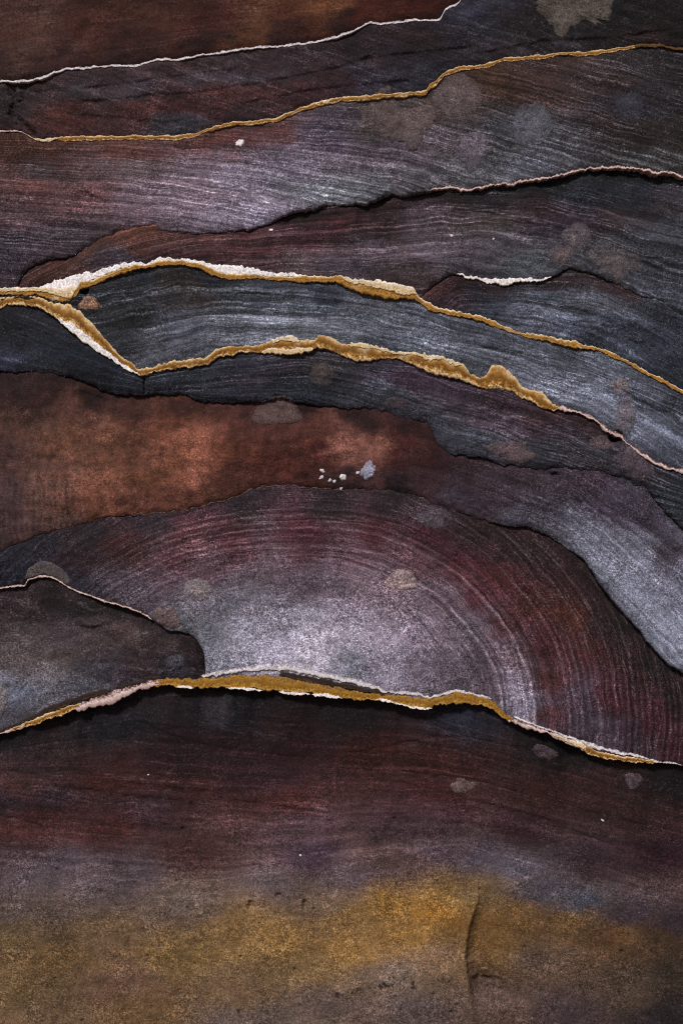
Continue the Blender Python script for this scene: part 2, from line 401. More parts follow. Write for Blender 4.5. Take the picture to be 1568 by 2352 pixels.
STREAKS = [([(784, 1770), (950, 1778), (1100, 1798), (1300, 1855)], .6), ([(820, 1840), (1000, 1850), (1150, 1880), (1350, 1930)], .5), ([(700, 1960), (850, 1955), (1000, 1940)], .5), ([(900, 1715), (1000, 1698), (1150, 1712)], .5), ([(20, 1725), (200, 1700), (380, 1712), (600, 1745)], .45),
           ([(920, 470), (1000, 471), (1120, 482), (1200, 500), (1290, 526)], 1.6), ([(350, 400), (470, 410), (560, 432), (640, 470)], 1.2), ([(330, 412), (450, 432), (540, 455), (610, 490)], 1.4), ([(370, 450), (470, 470), (560, 500)], 1.1),
           ([(400, 445), (520, 470), (620, 492)], 1.3), ([(600, 298), (680, 312), (780, 330)], .8), ([(0, 500), (90, 525), (180, 545), (260, 512)], .7), ([(60, 455), (180, 480), (280, 500), (400, 522)], .6),
           ([(40, 1803), (110, 1812), (210, 1838), (330, 1850), (420, 1855)], 1.0), ([(200, 1773), (300, 1786), (430, 1800), (520, 1806)], 1.0), ([(560, 1858), (700, 1856), (784, 1862)], 1.0), ([(450, 1650), (560, 1680), (680, 1700)], 1.0),
           ([(300, 672), (450, 668), (600, 670), (784, 684)], 1.0), ([(290, 800), (420, 778), (560, 768)], .8), ([(280, 775), (400, 740), (560, 728), (784, 752), (960, 770)], .8), ([(784, 800), (960, 790), (1100, 800), (1230, 830)], 1.0),
           ([(1080, 770), (1200, 800), (1330, 845), (1440, 900)], .9), ([(840, 860), (960, 905), (1100, 935), (1250, 970), (1390, 1005)], .9), ([(860, 885), (1000, 925), (1150, 950), (1330, 1000)], 1.0), ([(900, 920), (1020, 955), (1180, 985), (1350, 1020)], .8),
           ([(1200, 715), (1330, 730), (1480, 775)], 1.1), ([(1240, 690), (1350, 700), (1500, 745)], 1.0), ([(1200, 750), (1330, 775), (1480, 830)], .9), ([(1300, 580), (1420, 600), (1560, 650)], .7), ([(1080, 480), (1300, 492), (1500, 520)], .5),
           ([(980, 690), (1010, 668), (1060, 650)], 1.2), ([(130, 625), (250, 590), (380, 560), (520, 548)], .6), ([(100, 640), (220, 602), (340, 582)], .8), ([(700, 575), (850, 570), (1000, 590), (1150, 600)], .6), ([(784, 600), (960, 610), (1080, 612)], .6),
           ([(230, 1340), (330, 1290), (450, 1250), (560, 1222)], 1.2), ([(250, 1350), (360, 1300), (480, 1262), (600, 1240)], 1.1), ([(290, 1365), (400, 1320), (520, 1280)], .9), ([(60, 2000), (180, 2025), (280, 2040)], .35)]

def along(pts, x):
    p = np.array(pts, float)
    return np.interp(x, p[:, 0], p[:, 1])

def streak_tint(x, y, t):
    g = np.zeros_like(x)
    wob = 2.2 * perlin(x / 30, y / 30, 811)
    brk = sstep(-.35, .45, perlin(x / 26, y / 5, 812)) * (.45 + .8 * sstep(-.4, .5, perlin(x / 4, y / 4, 813)))
    for pts, a in STREAKS:
        m = (x > pts[0][0]) & (x < pts[-1][0])
        if not m.any(): continue
        dy = y[m] - along(pts, x[m]) + wob[m]
        e = sstep(pts[0][0], pts[0][0] + 40, x[m]) * (1 - sstep(pts[-1][0] - 40, pts[-1][0], x[m]))
        g[m] += a * e * (np.exp(-(dy / 2.3) ** 2) + .5 * np.exp(-((dy - 7) / 2.2) ** 2) + .35 * np.exp(-((dy + 8) / 2.2) ** 2))
    g = g * brk
    return t * (1 + 1.3 * g)[..., None] + g[..., None] * np.array([.030, .027, .031])

# ------------------------------------------------------------------ beds
class Bed:
    def __init__(s, name, top, bot, x0, x1, dt, db, bulge, tints, flow, habit, mat, label,
                 rise=0.5, seed=1, rough=3.0, warp=26, aniso=0.5, edge='both', lip=True, gain=1.0):
        s.__dict__.update(locals()); s.pts = np.array([(p[0], p[1]) for p in tints], float)
        s.cols = np.array([srgb(p[2]) for p in tints])
    def prof(s, val, x):
        if isinstance(val, (int, float)): return x * 0 + val
        p = np.array(val, float)
        return np.interp(x, p[:, 0], p[:, 1])
    def flow_xy(s, x, y):
        """coordinates along and across the bedding"""
        f = s.flow
        if callable(f): return f(x, y)
        lev = np.stack([np.interp(x, np.array(l)[:, 0], np.array(l)[:, 1]) for l in f])       # y of each bedding line at x
        ref = np.array([np.interp(784, np.array(l)[:, 0], np.array(l)[:, 1]) for l in f])
        out = np.zeros_like(x)
        if len(f) == 1: return x, y - lev[0] + ref[0]
        gaps = np.maximum(np.diff(lev, axis=0), 4)
        lev2 = np.concatenate([lev[:1], lev[:1] + np.cumsum(gaps, 0)])
        out = ref[0] + (y - lev2[0]) * 1.0
        for k in range(len(f) - 1):
            t = (y - lev2[k]) / gaps[k]
            seg = ref[k] + t * max(ref[k + 1] - ref[k], 8)
            out = np.where(t > 0, seg if k == len(f) - 2 else np.where(t <= 1, seg, out), out)
        return x, out
    def depth(s, x, y):
        t, b = at(s.top, x), at(s.bot, x)
        h = np.maximum(b - t, 1.0)
        v = np.clip((y - t) / h, 0, 1)
        dt, db, bu = s.prof(s.dt, x), s.prof(s.db, x), s.prof(s.bulge, x)
        if s.lip or s.name_key == 'maroon': dt = 4 + (dt - 4) * 1.0 * (1 + .75 * perlin(x / 85, x * 0 + .4, s.seed + 60) + .45 * perlin(x / 27, x * 0 + .7, s.seed + 61))
        k = np.clip(h / 60, 0, 1)                       # thin ends keep low relief
        rise = np.clip(s.rise * 160 / np.maximum(h, 40) * (1 + .7 * perlin(x / 70, x * 0 + .2, s.seed + 62)), .05, .9)
        w = sstep(0, 1, np.clip(v / rise, 0, 1))
        d = dt * (1 - w) + (db * w) + bu * k * np.sin(np.pi * v) ** .8
        al, ac = s.flow_xy(x, y)
        d = d + s.rough * (1.9 * fbm(x / 210, y / 150, s.seed + 100, 2) + .55 * fbm(x / 40, y / 26, s.seed + 200, 4)
                           + .12 * perlin(al / 160, ac / 13, s.seed + 300) * s.habit[0] * s.lip)
        # rounded lip at the edges
        e = np.minimum(y - t, b - y)
        if s.lip:
            lipw = 16 * (1 + .8 * perlin(x / 45, y * 0, s.seed + 71))
            d = d - (4.2 * (1 - np.clip((b - y) / lipw, 0, 1)) ** 2 + 1.2 * (1 - np.clip((y - t) / 10, 0, 1)) ** 2) * np.clip(h / 40, 0, 1)
        return d + surface_marks(x, y)
    def tint(s, x, y):
        wxn = s.warp * (fbm(x / 150, y / 70, s.seed + 400, 3)); wyn = s.warp * .8 * fbm(x / 130, y / 60, s.seed + 450, 3)
        X, Y = (x + wxn * 1.6) * s.aniso, y + wyn
        num = 0; den = 0
        for (a, b), c in zip(s.pts, s.cols):
            d2 = (X - a * s.aniso) ** 2 + (Y - b) ** 2 + 120
            w = d2 ** -1.7
            num = num + w[..., None] * c; den = den + w
        t = num / den[..., None]
        lum = (t @ np.array([.2126, .7152, .0722]))[..., None]
        warm = np.clip((t[..., :1] - t[..., 2:]) / (t[..., :1] + 1e-4), 0, 1)
        t = np.maximum(lum + (t - lum) * (1.12 - .17 * sstep(.45, .85, warm)), .002) * np.array([1.0, .975, 1.02])
        t = t * np.where(lum < .06, (lum / .06) ** .28, (lum / .06) ** .04)
        if s.gain != 1: t = t * (1 + (s.gain - 1) * sstep(2000, 2150, y))[..., None]
        if hasattr(s, 'tint_fn'): t = s.tint_fn(x, y, t)
        t = streak_tint(x, y, t)
        return t
    def build(s, step):
        xs = np.concatenate([np.linspace(X0, -30, 60)[:-1], np.arange(-30, 1598, step), np.linspace(1600, X1, 60)])
        xs = xs[(xs > s.x0) & (xs < s.x1)]
        xs = np.unique(np.concatenate([[s.x0] if s.x0 > X0 else [X0], xs, [s.x1] if s.x1 < X1 else [X1]]))
        t, b = at(s.top, xs), at(s.bot, xs)
        inside = (xs > -30) & (xs < 1598)
        if s.edge == 'up':              # bed runs on above the picture: fine rows near its lower edge only
            fine = 260; w = np.concatenate([np.linspace(0, 1, 24)[:-1] ** .7 * (1 - 0), [1]])
            off = np.concatenate([np.geomspace(1500, fine, 26)[:-1], np.arange(fine, -.01, -step)])
            off[-1] = 0
            yy = b[None, :] - off[:, None] * ((b - t) / 1500)[None, :].clip(.5, 3)
            yy[0] = t
        elif s.edge == 'down':
            tot = 2400.0
            n = int((2400 - b[inside].min() * 0 - t[inside].min()) / step)
            v = np.concatenate([np.linspace(0, 1, n)])
            mid = np.maximum(2400, t + 40)
            yy = t[None, :] + (mid - t)[None, :] * v[:, None]
            ext = np.linspace(0, 1, 22)[1:]
            yy = np.concatenate([yy, mid[None, :] + (b - mid)[None, :] * ext[:, None]])
        else:
            hh = (b - t)[inside].max()
            n = max(8, int(hh / step))
            yy = t[None, :] + (b - t)[None, :] * np.linspace(0, 1, n)[:, None]
        xx = np.broadcast_to(xs[None, :], yy.shape).copy()
        d = s.depth(xx, yy)
        al, ac = s.flow_xy(xx, yy)
        wob = 5 * fbm(xx / 90, yy / 60, s.seed + 500, 3)
        row = np.exp(-((yy - (2300 - (xx - 640) * .13 + 10 * perlin(xx / 60, xx * 0, 9))) / 15) ** 2) * sstep(560, 700, xx) * (1 - sstep(1050, 1120, xx)) \
            + .55 * np.exp(-((yy - 2275 - (xx - 1200) * .05) / 45) ** 2) * sstep(1080, 1150, xx)
        bed = np.stack([al, ac + wob, row], -1)
        tint = s.tint(xx, yy)
        hab = np.broadcast_to(np.array(s.habit), tint.shape).copy()
        if hasattr(s, 'habit_fn'): hab = s.habit_fn(xx, yy, hab)
        # rims that run back into the wall
        def pad(a): return np.pad(a, ((1, 1), (1, 1)) + ((0, 0),) * (a.ndim - 2), mode='edge')
        x2, y2, d2 = pad(xx), pad(yy), pad(d)
        if s.name_key != 'ochre': d2[0] = -110; y2[0] -= 5
        if s.name_key != 'maroon': d2[-1] = -110; y2[-1] += 5
        d2[:, 0], d2[:, -1] = -110, -110
        x2[:, 0] -= 4; x2[:, -1] += 4
        nr, nc = x2.shape
        V = to_world(x2, y2, d2).reshape(-1, 3)
        t4 = np.concatenate([pad(tint), np.ones((nr, nc, 1))], -1)
        o = link_mesh(s.name, V, grid_faces(nr, nc), s.mat,
                      {'tint': ('FLOAT_COLOR', t4), 'bed': ('FLOAT_VECTOR', pad(bed)), 'habit': ('FLOAT_VECTOR', pad(hab))})
        tag(o, s.label, 'rock layer', 'sandstone layers of the rock face')
        return o

def ring_flow(x, y):
    a, b = (x - 620) / 1.28, (y - 1715)
    r = np.sqrt(a * a + b * b)
    th = np.degrees(np.arctan2(a, -b))
    r = r * 500 / np.interp(th, [-90, -60, -39, 3, 22, 41, 50, 61, 81, 95], [460, 470, 483, 505, 527, 520, 508, 501, 479, 470])
    return np.arctan2(a, -b) * 520, 2000 - r

NAME = 'sandstone_layer'
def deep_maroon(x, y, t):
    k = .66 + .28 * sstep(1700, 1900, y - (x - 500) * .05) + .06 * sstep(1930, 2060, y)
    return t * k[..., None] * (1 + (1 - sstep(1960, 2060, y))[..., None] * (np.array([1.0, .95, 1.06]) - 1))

F3 = [[(0, 290), (500, 300), (900, 330), (1568, 520)], [(0, 400), (300, 420), (600, 470), (900, 560), (1568, 800)], [(0, 620), (500, 660), (1568, 1000)]]
F4 = [[(0, 690), (200, 575), (420, 520), (700, 492), (1000, 466), (1250, 475), (1568, 560)], [(0, 740), (200, 640), (450, 580), (800, 575), (1100, 545), (1300, 585), (1568, 690)],
      [(0, 790), (300, 680), (700, 640), (1000, 640), (1568, 800)]]
F5 = [[(900, 790), (960, 700), (1050, 640), (1150, 655), (1350, 655), (1568, 740)], [(900, 850), (1060, 700), (1200, 700), (1400, 735), (1568, 850)], [(900, 900), (1100, 745), (1300, 790), (1568, 920)]]
F6 = [[(0, 700), (230, 680), (400, 640), (700, 652), (950, 695), (1200, 780), (1568, 930)], [(0, 780), (280, 740), (480, 705), (800, 720), (1100, 795), (1350, 860), (1568, 960)],
      [(0, 860), (330, 830), (480, 780), (800, 782), (1100, 860), (1400, 990), (1568, 1100)]]
F7 = [[(0, 720), (330, 860), (700, 810), (950, 850), (1300, 960), (1568, 1090)], [(0, 860), (330, 905), (700, 890), (1000, 960), (1300, 1060), (1568, 1150)]]
F8 = [[(0, 860), (400, 900), (900, 950), (1300, 1060), (1568, 1220)], [(0, 1150), (600, 1080), (1000, 1110), (1300, 1230), (1568, 1500)]]
F10 = [[(0, 1360), (250, 1390), (480, 1500)], [(0, 1690), (250, 1590), (480, 1560)]]
F11 = [[(0, 1700), (300, 1640), (700, 1670), (1000, 1700), (1568, 1860)], [(0, 1800), (300, 1830), (700, 1850), (1100, 1840), (1568, 1960)], [(0, 1990), (500, 2020), (900, 1980), (1568, 2120)]]
F12 = [[(0, 2050), (350, 2090), (750, 2040), (1080, 1990), (1300, 2060), (1568, 2180)], [(0, 2250), (500, 2250), (900, 2160), (1080, 2130), (1568, 2300)]]

soil_cols = [(0, 1700, '201c1f'), (250, 1670, '1d1c20'), (520, 1640, '1c1b1f'), (800, 1650, '1f181b'), (1060, 1650, '2a2b33'), (1300, 1720, '1a1416'), (1568, 1800, '1c1518'),
             (60, 1760, '40302e'), (50, 1810, '48302c'), (250, 1800, '42241f'), (420, 1810, '40231f'), (450, 1720, '301e22'), (700, 1720, '32191a'), (850, 1730, '42201a'), (1000, 1760, '3e1e18'),
             (640, 1840, '4a2a26'), (600, 1790, '392528'), (0, 1840, '35282b'), (120, 1840, '362a2e'), (1250, 1820, '3a211c'), (1000, 1830, '44231f'), (1480, 1870, '33201c'), (1520, 1960, '332025'),
             (60, 1900, '4e302b'), (250, 1900, '4c2b27'), (100, 1870, '43221f'), (450, 1960, '46302c'), (700, 1900, '4a3b3c'), (720, 1970, '46393f'), (950, 1900, '463639'), (1000, 1850, '3e2a2c'), (1200, 1900, '392526'), (1350, 1980, '372a2d'),
             (330, 1860, '3c2c2e'), (150, 1985, '544b4d'), (60, 2020, '544b4d'), (200, 2030, '5e5354'), (300, 2010, '52484a'), (430, 2070, '675a52'), (620, 2030, '5e5353'), (800, 2020, '5c5052'), (740, 2080, '6e5c4c'),
             (1010, 1960, '55494b'), (900, 1990, '5a4a44'), (1100, 1975, '534e52'), (1180, 2000, '565257'), (1330, 2080, '41434b'), (1260, 2050, '4e4a50'), (1450, 2100, '40363b'), (1568, 2120, '382e33')]
sand_cols = soil_cols + [(0, 2100, '574b46'), (150, 2090, '5b4e47'), (0, 2160, '66533a'), (200, 2140, '66533d'), (120, 2200, '6e5534'), (0, 2260, '6b5639'), (280, 2260, '664f3f'), (420, 2200, '7a6038'), (330, 2330, '71583a'), (120, 2330, '66523e'),
             (550, 2130, '80633a'), (640, 2160, '8a6a3a'), (700, 2230, '7a6240'), (560, 2270, '725c44'), (820, 2110, '7e6136'), (900, 2080, '8f6a30'), (1000, 2100, '966a26'), (950, 2150, '8f6b36'), (1050, 2060, '83632f'), (800, 2190, '97723c'),
             (1000, 2200, '836a52'), (900, 2240, '6f6055'), (750, 2310, '5f514b'), (960, 2320, '5f5350'), (1130, 2120, '6c4f27'), (1120, 2180, '6a4e28'), (1180, 2110, '6f522f'), (1300, 2120, '664c2b'), (1250, 2210, '57473b'), (1420, 2150, '5e4429'), (1500, 2160, '483726'),
             (1150, 2300, '58483f'), (1300, 2320, '45393a'), (1450, 2280, '4a3d33'), (1550, 2240, '40362c'), (1540, 2330, '30292a'), (1080, 2050, '6d5a3f'), (560, 2350, '685a52'), (640, 2340, '5e524b')]

def plum_flow(x, y):
    c, s_ = math.cos(.62), math.sin(.62)
    u, v = (x - 500), (y - 200) + .18 * (x - 500)
    return u * c + v * s_, -u * s_ * .8 + v * c * 1.1 + 400
M = lambda n, s, **k: rock_mat(n, s, **k)
beds = {}
def bed(key, *a, **k):
    beds[key] = Bed(NAME, *a, **k)
    beds[key].name_key = key
    return beds[key]

bed('rust', TOP, B_seam, X0, X1, 6, 6, 6,
    [(0, 60, '4a2f28'), (80, 40, '4c342d'), (60, 110, '46302b'), (200, 60, '43241d'), (320, 30, '4a2a20'), (450, 60, '43201a'), (580, 70, '51301f'), (700, 30, '4e2a1c'), (600, 20, '553424'), (850, 20, '4c2015'), (960, 20, '42190f'),
     (150, 140, '331e1b'), (300, 130, '2f1b1a'), (480, 110, '321b18'), (680, 85, '341c18'), (800, 55, '301814'), (980, 35, '2b1410'), (330, 0, '3a1f18'), (760, 10, '5a3620'), (0, 150, '3a2622'), (0, -300, '452a22'), (900, -300, '3c1d15')],
    [[(0, 0), (784, -90), (1568, -200)]], (.25, .1, .55), M('rust_sandstone', 1, bump=.4), 'rust brown sandstone layer above the thin white seam', seed=1, warp=40, aniso=.9, edge='up')
bed('plum', B_seam, B_gold, X0, X1, 4, 6, 4,
    [(20, 240, '2d2526'), (150, 185, '35272a'), (250, 175, '382a2d'), (180, 212, '3a3437'), (300, 200, '403a3f'), (150, 258, '482a26'), (330, 250, '4a2b28'), (480, 180, '3f383d'), (420, 150, '362728'), (600, 150, '372a2d'), (560, 176, '443d43'),
     (650, 165, '3c3337'), (700, 195, '40292a'), (400, 235, '46292a'), (750, 180, '3a282c'), (520, 225, '4a2b28'), (600, 210, '4c302d'), (700, 120, '33282c'), (820, 100, '2d2226'), (420, 285, '3c3c42'), (560, 260, '3a2c2f'), (800, 165, '332c33'), (830, 190, '332e38'), (950, 165, '2e2c35'), (950, 80, '2b2021'),
     (1080, 30, '343340'), (1110, 60, '2c2a32'), (1200, 60, '241f21'), (1180, 100, '322b2e'), (1300, 95, '272426'), (1450, 40, '1c191a'), (1500, 80, '2a1e1f'), (1560, 60, '1a1718'), (900, 130, '2a2126')],  # far corner points carry lens falloff as darker rock colour
    plum_flow, (.55, .45, .75), M('plum_sandstone', 2), 'dark plum sandstone layer between white seam and uppermost gold vein', seed=2)
bed('lilac', B_gold, B_ledge, X0, X1, 4, [(0, 7), (350, 8), (540, 9), (1568, 10)], 6,
    [(20, 330, '472b21'), (100, 345, '482a22'), (300, 345, '4c302b'), (500, 318, '50312d'), (100, 380, '443a3c'), (300, 385, '504649'), (60, 430, '4e3533'), (200, 460, '50393a'), (40, 500, '44363a'), (30, 560, '38323a'), (150, 540, '3b3438'),
     (300, 480, '50444a'), (400, 420, '5f545b'), (450, 460, '665b64'), (560, 400, '6a636e'), (600, 470, '6e6873'), (520, 510, '605963'), (580, 500, '757180'), (700, 390, '65606a'), (640, 340, '57505a'), (740, 330, '443c48'), (760, 290, '3a343d'),
     (620, 300, '4a302f'), (800, 380, '5d565e'), (820, 430, '62646a'), (740, 440, '63676c'), (900, 360, '554d55'), (950, 400, '565359'), (900, 290, '423b3a'), (870, 230, '3f3836'), (1000, 330, '50494e'), (1050, 230, '423936'), (1000, 250, '443a39'),
     (1140, 180, '412d20'), (1200, 160, '392a26'), (1250, 220, '3d2e2c'), (1060, 390, '55555a'), (1150, 350, '4b4b4e'), (1200, 300, '46474d'), (1220, 370, '50525a'), (1300, 360, '4b4b50'), (1400, 300, '3a3132'), (1400, 200, '372c2b'), (1500, 200, '2e2b2e'), (1560, 170, '262325'),
     (1480, 300, '2d2624'), (1560, 320, '2c2725'), (1500, 360, '3f3f40'), (1450, 240, '2c2b33')],
    F3, (.95, .75, .7), M('lilac_sandstone', 3, line_gain=1.5, fine=1.3), 'broad lilac grey layer below the uppermost gold vein, overhanging a dark ledge', seed=3)
bed('umber', B_ledge, np.maximum(np.minimum(np.where(XS > 957, B_brow, B_main), B_main), B_ledge + 3), X0, X1, [(0, 2), (350, 5), (560, 1), (660, -8), (900, -10), (1300, -8), (1568, -7)], [(0, 9), (960, 10), (1568, 10)], 6,
    [(60, 640, '3c2522'), (120, 615, '452b25'), (220, 560, '4e3126'), (300, 535, '55352a'), (340, 560, '4a2f28'), (250, 600, '3c3338'), (300, 590, '3c3840'), (450, 550, '432a28'), (430, 580, '4a3336'), (560, 560, '482e30'), (600, 600, '443537'),
     (700, 540, '422a2e'), (700, 600, '4b4144'), (560, 535, '3f2728'), (720, 490, '2c1d1e'), (850, 480, '2c1a1c'), (780, 510, '3c2225'), (900, 520, '3f2d2d'), (850, 570, '544a50'), (800, 620, '423c42'), (960, 490, '3a2f35'), (1000, 530, '4f464b'), (1000, 580, '524a52'), (930, 620, '433a3b'),
     (1100, 520, '443d3d'), (1150, 560, '4a474d'), (1080, 600, '4b464c'), (1200, 610, '464a50'), (1020, 440, '241a1b'), (1100, 445, '1d1c1e'), (1250, 430, '191a1c'), (1400, 410, '17181a'), (1350, 450, '23252f'), (1450, 450, '22242c'), (1250, 480, '2f2326'),
     (1320, 500, '352d37'), (1400, 500, '332a2b'), (1500, 470, '292528'), (1450, 560, '34353a'), (1540, 540, '35363c'), (1500, 620, '36383f'), (1400, 590, '3a3c40'), (1560, 680, '3a3d45'), (930, 650, '3a2f30')],
    F4, (.95, .6, .65), M('umber_sandstone', 4, line_gain=1.5, fine=1.3), 'umber and mauve striped layer between the dark ledge and the white topped gold vein', seed=4, rise=.35)
bed('slate_brow', np.where(XS < 957, B_main - 1, B_brow), B_main, 957, X1, [(957, 5), (1050, 2), (1300, 0), (1568, 4)], 9, 4,
    [(970, 690, '4d2b26'), (1010, 665, '452826'), (1050, 650, '331f21'), (1100, 660, '2e2226'), (1040, 690, '3b2f36'), (1120, 690, '31323b'), (1150, 665, '37282a'), (1200, 660, '2f2c31'), (1250, 690, '474c55'), (1200, 720, '4c505a'), (1150, 720, '393e48'),
     (1350, 690, '474950'), (1310, 640, '2b2021'), (1400, 660, '342526'), (1300, 740, '464b56'), (1420, 740, '3f434d'), (1450, 800, '3b404a'), (1380, 770, '2e323a'), (1540, 760, '33363f'), (1550, 850, '30343c'), (1500, 700, '2a2c33')],
    F5, (.95, .7, .7), M('slate_brow_sandstone', 5, line_gain=1.5, fine=1.25, line_col='a9adba'), 'slate blue layer with pale stripes wedged under a ragged white crust', seed=5, rise=.3)
bed('slate_lens', B_main, B_low, X0, X1, [(0, 4), (250, 5), (900, 6), (1568, 6)], 9, 6,
    [(100, 685, '1c1e22'), (250, 680, '25272c'), (350, 640, '24272e'), (420, 640, '292624'), (300, 720, '2a2b2c'), (450, 680, '332d2b'), (500, 645, '24272e'), (600, 665, '3a3d44'), (750, 668, '2c3038'), (300, 790, '33353a'), (420, 750, '454750'), (400, 800, '4a4c53'),
     (560, 700, '4c5058'), (600, 735, '595d65'), (540, 770, '565960'), (700, 700, '4f545c'), (720, 750, '595c63'), (850, 690, '4c4d54'), (900, 740, '54585f'), (850, 780, '474b53'), (1000, 740, '4a4e56'), (950, 790, '474c54'), (1080, 760, '3a3c43'), (1100, 810, '52565e'),
     (1020, 800, '52565f'), (1200, 850, '60646e'), (1150, 790, '383b42'), (1300, 820, '3a3d44'), (1300, 890, '686d78'), (1400, 850, '464a52'), (1400, 920, '666b77'), (1500, 900, '474a53'), (1550, 920, '31343a'), (1480, 980, '666b78'), (1550, 1000, '525762'), (1540, 1060, '4a4d58'), (1350, 950, '626772')],
    F6, (.95, .7, .7), M('slate_lens_sandstone', 6, line_gain=1.5, fine=1.25, line_col='b4b9c6'), 'grey blue banded lens between the two branching gold veins', seed=6, rise=.25)
_x7 = 329
bed('navy', B_low, B_rust, X0, _x7, 3, [(0, 6), (_x7, 7)], 4,
    [(0, 740, '1f2124'), (60, 730, '24242a'), (30, 780, '25262c'), (20, 840, '343946'), (120, 800, '22252d'), (200, 830, '22262f'), (280, 870, '1f232b'), (320, 890, '1d2027'), (150, 850, '202127'), (60, 850, '23242b'), (230, 880, '1e2026')],
    F7, (.5, .5, .6), M('navy_sandstone', 7), 'near black blue layer under the thick slanting leg of gold vein', seed=7, rise=.3)
bed('ink', B_low, B_rust, _x7, X1, [(_x7, 4), (600, 3), (1300, 4), (1568, 5)], [(_x7, 7), (1568, 10)], 5,
    [(350, 880, '24272f'), (450, 870, '25282f'), (550, 840, '272930'), (600, 870, '34303a'), (660, 830, '302d34'), (700, 900, '2b2f38'), (740, 850, '332f30'), (650, 890, '24272f'), (800, 860, '2a2a30'), (850, 850, '2e2a33'), (900, 900, '363840'), (950, 870, '382c38'),
     (850, 910, '383a41'), (1050, 900, '3a303a'), (1000, 940, '3b363f'), (980, 960, '31333a'), (1080, 1000, '3f424a'), (1150, 930, '34262d'), (1150, 970, '473c46'), (1250, 960, '3a292d'), (1300, 990, '3a323a'), (1330, 965, '2c1c1f'), (1380, 990, '261a1c'), (1250, 1030, '34353c'), (1050, 1030, '35363d'),
     (1350, 1040, '343339'), (1450, 1060, '3e3a40'), (1500, 1100, '2c2a2f'), (1550, 1110, '262a31'), (1550, 1170, '2c3036'), (1540, 1085, '1e2126')],
    F7, (1.0, .75, .65), M('ink_sandstone', 8, line_gain=1.5, fine=1.3, line_col='a7a0b0'), 'blue black layer with fine mauve lines below the long lower gold vein', seed=8, rise=.3)
bed('ember', B_rust, B_arch, X0, X1, [(0, -1), (250, -2), (500, 1), (950, 1), (1300, 4), (1568, 4)], [(0, 9), (800, 8), (1200, 10), (1400, 14), (1568, 14)], [(0, 10), (900, 6), (1568, 8)],
    [(0, 880, '2f1e1e'), (100, 880, '2e1c1b'), (230, 910, '2c1b19'), (60, 920, '3a2624'), (300, 930, '40251f'), (450, 935, '3f231d'), (560, 935, '3d2420'), (700, 940, '2f1c1b'), (850, 955, '2d1a19'), (950, 985, '331c1b'),
     (40, 960, '4b352f'), (30, 1040, '4e3733'), (100, 990, '5a3f34'), (170, 940, '5a3a30'), (160, 1010, '6a4635'), (250, 1000, '6a4434'), (330, 1020, '6c4536'), (400, 980, '663b2b'), (420, 1050, '7a4b35'), (250, 1080, '6c4636'), (450, 1040, '84503e'), (470, 1020, '8c5644'),
     (440, 1095, '8a5644'), (350, 1090, '6c432f'), (520, 980, '522d25'), (560, 1040, '663c2c'), (640, 1000, '53302a'), (700, 1010, '5a3125'), (620, 1060, '562c23'), (750, 1020, '4c2420'), (700, 1080, '45221f'), (560, 1100, '522f27'), (500, 1130, '553529'),
     (30, 1130, '4e3c3c'), (60, 1200, '54403f'), (20, 1230, '3f3433'), (120, 1110, '5a423a'), (130, 1180, '5c4640'), (200, 1150, '764a38'), (230, 1180, '6e4535'), (330, 1150, '5f3a2f'), (420, 1150, '563328'), (240, 1100, '6e4634'),
     (800, 1090, '3a2a2d'), (845, 1052, '4e3029'), (812, 1012, '7e5246'), (822, 1034, '96675a'), (845, 1040, '744b40'), (900, 1020, '431f1d'), (960, 1060, '3f211f'), (1000, 1060, '311d20'), (920, 1110, '2c2327'), (980, 1100, '3d2c2f'), (1080, 1090, '2e2225'), (1050, 1130, '3a333b'), (1150, 1120, '372c33'), (1200, 1100, '30262a'), (1250, 1150, '3c353e'),
     (1350, 1110, '332830'), (1400, 1160, '3c3540'), (1200, 1180, '4a4852'), (1300, 1210, '5a5a64'), (1350, 1250, '666873'), (1480, 1200, '38313b'), (1540, 1280, '39323a'), (1450, 1300, '777985'), (1400, 1330, '6e717c'), (1500, 1380, '7c7f8c'), (1560, 1350, '5c5c68'), (1550, 1450, '7a7e8b'), (1520, 1470, '727683'), (1440, 1380, '767986')],
    F8, (.35, .3, .6), M('ember_sandstone', 9, bump=.45), 'thick rust orange layer fading to a pale grey tongue beside the dark arch', seed=9, rise=.4, warp=30, aniso=.75)
def ember_habit(x, y, h):
    w = sstep(950, 1250, x)
    h[..., 0] = .04 + .6 * w; h[..., 1] = .12 + .9 * w; h[..., 2] = .5 + .25 * w
    return h
beds['ember'].habit_fn = ember_habit
def ember_mottle(x, y, t):
    w = 1 - sstep(850, 1050, x)
    m = .12 * perlin(x / 13 + .2 * y / 13, y / 40, 601) + .30 * fbm(x / 24, y / 22, 603, 4) + .20 * fbm(x / 70, y / 90, 606, 2)
    v = .12 * np.sin(x / 2.1 + 2.5 * perlin(x / 60, y / 50, 607)) * (1 - sstep(120, 280, x)) * sstep(1060, 1130, y)
    return t * np.maximum(1 + w * (m + v - .10), .25)[..., None]
beds['ember'].tint_fn = ember_mottle
